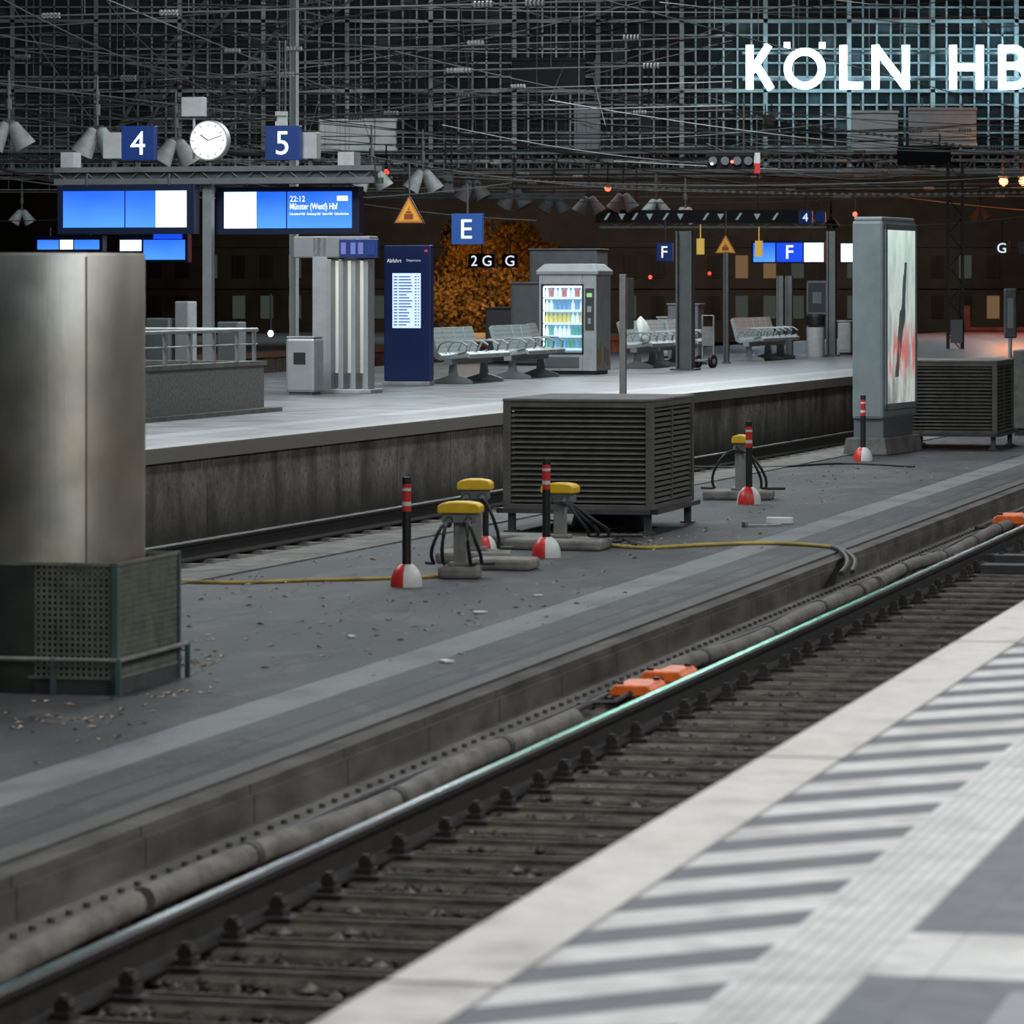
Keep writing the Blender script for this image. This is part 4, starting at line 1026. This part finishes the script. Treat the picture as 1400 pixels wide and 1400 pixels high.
for k,(R0,dy) in enumerate(((15.5,-3),(18,-1.5))):
    mb=MB(); cx,cz=4,-1.0; P1=[];P2=[]
    for i in range(40):
        t=math.radians(90+i*1.9)
        P1.append((cx+R0*math.cos(t),0,cz+R0*math.sin(t))); P2.append((cx+(R0+.8)*math.cos(t),0,cz+(R0+.8)*math.sin(t)))
    mb.tube(P1,.05,4).tube(P2,.05,4)
    for i in range(0,39): mb.tube([P1[i],P2[i+1]],.025,3).tube([P2[i],P1[i+1]],.025,3)
    tag(part('roof_arch_rib',mb,trussg,None,(0,YF+dy,0)),'curved steel lattice rib of the hall roof','roof rib',kind='structure')
def panel(u0,v0,u1,v1,Y,mat,lab,name='equipment_box',cat='box',d=.3,up=1.2):
    P=at((u0+u1)/2,(v0+v1)/2,Y); s=F/Y; w_=(u1-u0)/s/2; h=(v1-v0)/s/2
    r=root(name,P,0,lab,cat)
    part('box_body',MB().b2(-w_,w_,0,d,-h,h),mat,r,bevel=.02)
    part('box_rim',MB().b2(-w_-.02,w_+.02,-.03,0,h-.05,h+.02),mat,r); part('box_rim',MB().b2(-w_-.02,w_+.02,-.03,0,-h-.02,-h+.05),mat,r)
    for x in(-w_*.6,w_*.6): part('hanger',MB().cyl((x,d/2,h),(x,d/2,h+up),.02),dsteel,r)
    return r
pale=M('pale_board',(.34,.35,.34),.6,0,.2,2)
panel(437,163,542,205,120,pale,'pale rectangular board hung in front of gable',up=.6)
panel(785,140,821,205,118,mgrey,'tall grey box hung from wires')
panel(1165,152,1228,205,120,M('pale_board3',(.26,.28,.285),.6,0,.15,2),'pale rectangular board hung under neon lettering',up=.3)
panel(1243,148,1335,198,120,M('pale_board2',(.20,.22,.23),.6,0,.15,2),'grey rectangular board hung under neon lettering',up=.3)
panel(700,80,800,121,90,M('matt_black_box',(.006,.006,.007),.9),'black rectangular box hung from wires')
panel(1228,200,1300,225,100,MC['matt_black_box'],'small black box hung from wires',up=.3)
panel(968,210,1030,230,84,MC['matt_black_box'],'black signal box with lenses and tiny lit lamps','railway_signal','signal')
o=bpy.data.objects['railway_signal']
for x in(-.36,-.12,.12,.34):
    part('signal_lens',MB().cyl((x,-.12,0),(x,0,0),.085,seg=14),M('lens_grey',(.14,.15,.17),.25,.1),o)
part('lit_lamp',MB().cyl((.02,-.14,-.02),(.02,-.12,-.02),.03,seg=10),M('tiny_red_lamp',(.5,.05,.05),.5,emit=(1,.12,.08),es=4),o)
part('lit_lamp',MB().cyl((-.38,-.14,-.06),(-.38,-.12,-.06),.025,seg=10),M('tiny_white_lamp',(.6,.6,.6),.5,emit=(1,1,1),es=3),o)
Pq=at(1035,226,84); r=root('signal_plate',Pq,0,'narrow white and red signal plate','plate')
part('plate_panel',MB().b2(-.06,.06,0,.03,-.05,.25),whitep,r); part('red_stripe',MB().b2(-.06,.06,-.005,0,-.16,0.04),M('plate_red',(.5,.03,.02),.5,emit=(1,.08,.04),es=.1),r); part('hanger',MB().cyl((0,.02,.25),(0,.02,1.0),.012),dsteel,r)
panel(1044,158,1058,186,110,pale,'small white box hung from wires',up=.3); panel(875,155,890,180,112,pale,'small white box hung from wires'); panel(378,154,392,170,70,pale,'small white box above number sign')
panel(606,236,620,262,95,lgrey,'small light grey box among hanging lamps')
r=panel(815,288,1092,304,112,M('indicator_dark',(.02,.022,.026),.5),'long dark indicator board with small white arrow marks','indicator_board','sign')
s=F/112.
mb=MB()
for i,u in enumerate((830,850,868,888,910,930,965,985,1010,1035,1060)):
    x=(u-953.5)/s; k=.09
    if i%2: mb.prism([(x-k,k*.8),(x+k,k*.8),(x,-k)],-.04,-.035,'xz')
    else: mb.prism([(x-k,-k),(x-k*.3,-k),(x+k,k),(x+k*.3,k)],-.04,-.035,'xz')
part('arrow_marks',mb,M('arrow_grey',(.4,.42,.44),.5,emit=(.4,.5,.5),es=.4),r)
def girder(u0,u1,v0,v1,Y,lab):
    P=at((u0+u1)/2,(v0+v1)/2,Y); s=F/Y; w_=(u1-u0)/s/2; h=(v1-v0)/s/2
    r=root('lattice_girder',P,0,lab,'girder','lattice girders')
    for z in(h-.03,-h+.03): part('girder_chord',MB().b2(-w_,w_,-.05,.05,z-.03,z+.03),trussg,r)
    mb=MB(); n=int(2*w_/.6)
    for i in range(n):
        a=-w_+2*w_*i/n; b=-w_+2*w_*(i+1)/n; mb.tube([(a,0,-h if i%2 else h),(b,0,h if i%2 else -h)],.018,4)
    part('girder_lacing',mb,dsteel,r)
girder(490,1480,208,234,126,'long horizontal steel lattice girder below gable')
girder(500,800,264,272,98,'slim horizontal girder carrying hanging lamps')
girder(820,1130,300,312,120,'slim horizontal girder above distant platform')
girder(-60,240,212,222,96,'slim horizontal girder over the tracks')

# ---------------------------------------------------------------- neon station name
neon=M('neon_tube_white',(.8,.9,.95),.4,emit=(.50,.85,1.0),es=14)
core=M('neon_core_white',(.9,.95,1),.4,emit=(.85,.97,1.0),es=14)
YN=138.3; s=F/YN; P=at(1020,122,YN); r=root('station_name_sign',P,0,'large illuminated white letters spelling the station name','illuminated sign')
Hh=60/s; T_=9.5/s
def stroke(mb,p0,p1,w_=None):
    w_=w_ or T_
    p0=Vector((p0[0],p0[1]));p1=Vector((p1[0],p1[1])); d=(p1-p0).normalized(); nrm=Vector((-d.y,d.x))*w_/2
    mb.prism([tuple(p0+nrm),tuple(p1+nrm),tuple(p1-nrm),tuple(p0-nrm)],-.12,0,'xz',0)
    nr=nrm*.55; e=d*w_*.15
    mb.prism([tuple(p0+nr+e),tuple(p1+nr-e),tuple(p1-nr-e),tuple(p0-nr+e)],-.14,-.12,'xz',1)
def arc(mb,cx,cz,rx,rz_,a0,a1,n=22):
    for kk,y0,y1,mi in((.5,-.12,0,0),(.275,-.14,-.12,1)):
        for i in range(n):
            t0=math.radians(a0+(a1-a0)*i/n); t1=math.radians(a0+(a1-a0)*(i+1)/n)
            q=[]
            for (k,t) in((T_*kk,t0),(T_*kk,t1),(-T_*kk,t1),(-T_*kk,t0)): q.append((cx+(rx+k)*math.cos(t),cz+(rz_+k)*math.sin(t)))
            mb.prism(q,y0,y1,'xz',mi)
def U(u): return (u-1020)/s
NM=[neon,core]
h=T_/2
mb=MB(); stroke(mb,(U(1020)+h,0),(U(1020)+h,Hh)); stroke(mb,(U(1028),Hh*.42),(U(1051),Hh)); stroke(mb,(U(1034),Hh*.55),(U(1054),0)); part('letter_k',mb,NM,r)
mb=MB(); RO=28/s-h; arc(mb,U(1100),28/s,RO,RO,0,360,40); part('letter_o',mb,NM,r)
for u in(1076,1124): part('umlaut_dot',MB().box((U(u),-.06,Hh*1.0),(T_*.8,.12,T_*.8)),core,r)
mb=MB(); stroke(mb,(U(1148)+h,0),(U(1148)+h,Hh)); stroke(mb,(U(1148),h),(U(1179),h)); part('letter_l',mb,NM,r)
mb=MB(); stroke(mb,(U(1192)+h,0),(U(1192)+h,Hh)); stroke(mb,(U(1243)-h,0),(U(1243)-h,Hh)); stroke(mb,(U(1196),Hh*.97),(U(1239),Hh*.03)); part('letter_n',mb,NM,r)
mb=MB(); stroke(mb,(U(1298)+h,0),(U(1298)+h,Hh)); stroke(mb,(U(1344)-h,0),(U(1344)-h,Hh)); stroke(mb,(U(1300),Hh*.5),(U(1342),Hh*.5)); part('letter_h',mb,NM,r)
mb=MB(); stroke(mb,(U(1365)+h,0),(U(1365)+h,Hh))
for z in(h,Hh*.53,Hh-h): stroke(mb,(U(1366),z),(U(1388),z))
arc(mb,U(1388),(Hh*.53+h)/2,(Hh*.53-h)/2,(Hh*.53-h)/2,-90,90); arc(mb,U(1386),(Hh-h+Hh*.53)/2,(Hh*.47-h)/2,(Hh*.47-h)/2,-90,90); part('letter_b',mb,NM,r)
mb=MB(); stroke(mb,(U(1424)+h,0),(U(1424)+h,Hh)); stroke(mb,(U(1424),Hh-h),(U(1458),Hh-h)); stroke(mb,(U(1424),Hh*.5),(U(1454),Hh*.5)); part('letter_f',mb,NM,r)
part('mounting_rail',MB().b2(U(1015),U(1465),.06,.12,Hh*.2,Hh*.26),dsteel,r); part('mounting_rail',MB().b2(U(1015),U(1465),.06,.12,Hh*.8,Hh*.86),dsteel,r)

# ---------------------------------------------------------------- right-hand background
P=Vector((at(1306,0,100).x,100,-.30)); r=root('catenary_mast',P,0,'dark steel lattice mast with cabinet at its foot','mast')
part('mast_foot',MB().b2(-.3,.3,-.3,.3,0,.98),black,r,bevel=.02)
md=M('mast_dark',(.03,.032,.035),.7)
for sx in(-1,1):
    for sy in(-1,1): part('mast_leg',MB().box((sx*.17,sy*.15,3.2),(.045,.045,4.5)),md,r)
mb=MB()
for k in range(11):
    z=.98+k*.4; a,b=((-.17,.17) if k%2 else (.17,-.17)); mb.tube([(a,-.15,z),(b,-.15,z+.4)],.012,4)
part('mast_lacing',mb,md,r)
part('number_plate',MB().b2(-.14,.14,-.32,-.30,1.2,1.75),M('plate_mid',(.18,.18,.18),.6),r)
P=Vector((at(1381,0,85).x,85,-.30)); r=root('signal_post',P,0,'thin post with narrow dark signal board','signal')
part('post',MB().cyl((0,0,0),(0,0,1.6),.04),steel,r); part('signal_board',MB().b2(-.13,.13,-.06,0,1.5,2.5),dsteel,r,bevel=.03); part('plate_mark',MB().b2(-.06,.06,-.07,-.06,1.7,2.3),mgrey,r)
P=Vector((at(1396,0,62).x,62,MZ)); r=root('platform_cabinet',P,-A,'grey low structure behind ventilation housing','cabinet')
part('cabinet_body',MB().b2(-.12,1.5,0,1.5,.1,1.25),dconc,r,bevel=.02); part('cabinet_foot',MB().b2(-.1,1.4,.05,1.4,0,.1),black,r)
def lampm_(u,v,Y,col,e,lab,r_=.12,light=None):
    P=at(u,v,Y); m=M('glow_%d_%d'%(u,v),(.3,.1,.05),.5,emit=col,es=e)
    r=root('signal_lamp',P,0,lab,'lamp')
    part('lens',MB().lathe([(.02,-r_),(r_*.7,-r_*.7),(r_,0),(r_*.7,r_*.7),(.02,r_)],seg=12),m,r,smooth=True)
    part('lamp_hood',MB().b2(-r_*1.1,r_*1.1,.0,r_*1.6,r_*.8,r_*1.1),black,r); part('hanger',MB().cyl((0,r_,r_),(0,r_,r_+.6),.02),black,r)
    if light: point('lamp_glow',P+Vector((0,-.4,-.1)),light,col,.1)
lampm_(528,236,105,(1,.10,.06),3,'small red signal light',.08); lampm_(831,257,110,(1,.12,.06),3,'small red signal light',.09)
lampm_(1169,293,120,(1,.1,.08),3,'small red signal light',.07); lampm_(889,379,131,(1,.08,.05),2,'dim small red lamp',.06); lampm_(970,374,131,(1,.08,.05),1,'dim small red lamp',.06)
lampm_(1372,248,120,(1,.33,.10),7,'warm orange street light',.13,260)
lampm_(1399,248,122,(1,.33,.10),7,'warm orange street light',.13,120)
lampm_(370,456,70,(.6,.8,1),6,'small bright white lamp low behind railing',.05)
area('red_yard_glow',(22,126,5.5),10,8,4200,(1,.17,.05),(0,0,0))
P=Vector((18.5,137,-.3)); mb=MB().b2(-4,12,0,.4,0,1.1).b2(-4.1,12.1,-.05,.45,1.1,1.2)
for k in range(13): mb.b2(-3.9+k*1.3,-3.7+k*1.3,.1,.3,1.2,1.9)
tag(part('yard_wall',mb,M('brick_red',(.07,.035,.028),.85,0,.6,2),None,P),'low brick yard wall with posts lit by orange street light','wall',kind='structure')
# tree
P=Vector((at(672,0,150).x,150,-.30)); r=root('autumn_tree',P,0,'autumn tree glowing orange under a street lamp','tree')
part('trunk',MB().tube([(0,0,0),(.05,0,1.2),(-.05,0,2.4),(.1,0,3.6)],.14,8).tube([(0,0,1.8),(.8,.1,3)],.07,6).tube([(0,0,2),(-.9,.2,3.2)],.07,6),M('bark',(.06,.04,.03),.9),r,smooth=True)
mb=MB(); rn=random.Random(4)
bl=[(0,0,3.4,1.5),(1.1,0,2.6,1.1),(-1.1,.2,2.8,1.1),(.4,0,1.7,1.3),(-.9,0,1.5,1.0),(1.3,.1,1.3,.9),(.9,0,4.0,.9),(-.9,0,4.2,.9),(1.9,0,3.4,.7),(-1.8,0,2.0,.8)]
for _ in range(9000):
    b=rn.choice(bl); v=Vector((rn.gauss(0,1),rn.gauss(0,1),rn.gauss(0,1))).normalized()*b[3]*rn.random()**.3
    c=Vector(b[:3])+v; sz=rn.uniform(.05,.12); a=Vector((rn.uniform(-1,1),rn.uniform(-.3,.3),rn.uniform(-1,1))).normalized()*sz; b2=a.orthogonal().normalized()*sz*.7
    mb.add([c-a,c-b2,c+a,c+b2],[(0,1,2,3)])
part('foliage',mb,M('autumn_leaf',(.28,.16,.035),.85,0,.85,1.1),r,stuff=True)
point('street_lamp_glow',at(650,350,146.5),150,(1,.52,.13),.8); point('street_lamp_glow',at(715,400,147),55,(1,.5,.12),.5); point('street_lamp_glow',at(630,440,147),35,(1,.45,.12),.5)
# background building
r=root('background_building',(0,205,-.3),0,'dark city building with a few dim lit windows','building',kind='structure')
part('building_wall',MB().b2(-36,36,0,6,0,12).b2(-36,36,-.15,0,2.4,2.6).b2(-36,36,-.15,0,4.4,4.6),M('building_dark',(.06,.06,.06),.9,0,.4,.4),r)
rn=random.Random(8)
wd_=M('window_dim',(.02,.02,.02),.6,emit=(.06,.08,.07),es=.5); ww=M('window_warm',(.03,.02,.01),.6,emit=(.5,.30,.14),es=.28); wk=M('window_black',(.01,.012,.015),.6)
for i in range(36):
    for k in range(2):
        x=-24+i*1.35; z=1.5+k*1.95; m=wk if rn.random()<.45 else wd_
        if rn.random()<.06: m=ww
        part('window_pane',MB().b2(x-.3,x+.3,-.05,0,z-.55,z+.55).b2(x-.02,x+.02,-.08,-.05,z-.55,z+.55),m,r)
area('street_glow',(8,194,6.5),34,1,700,(1,.74,.5),(math.radians(55),0,0))
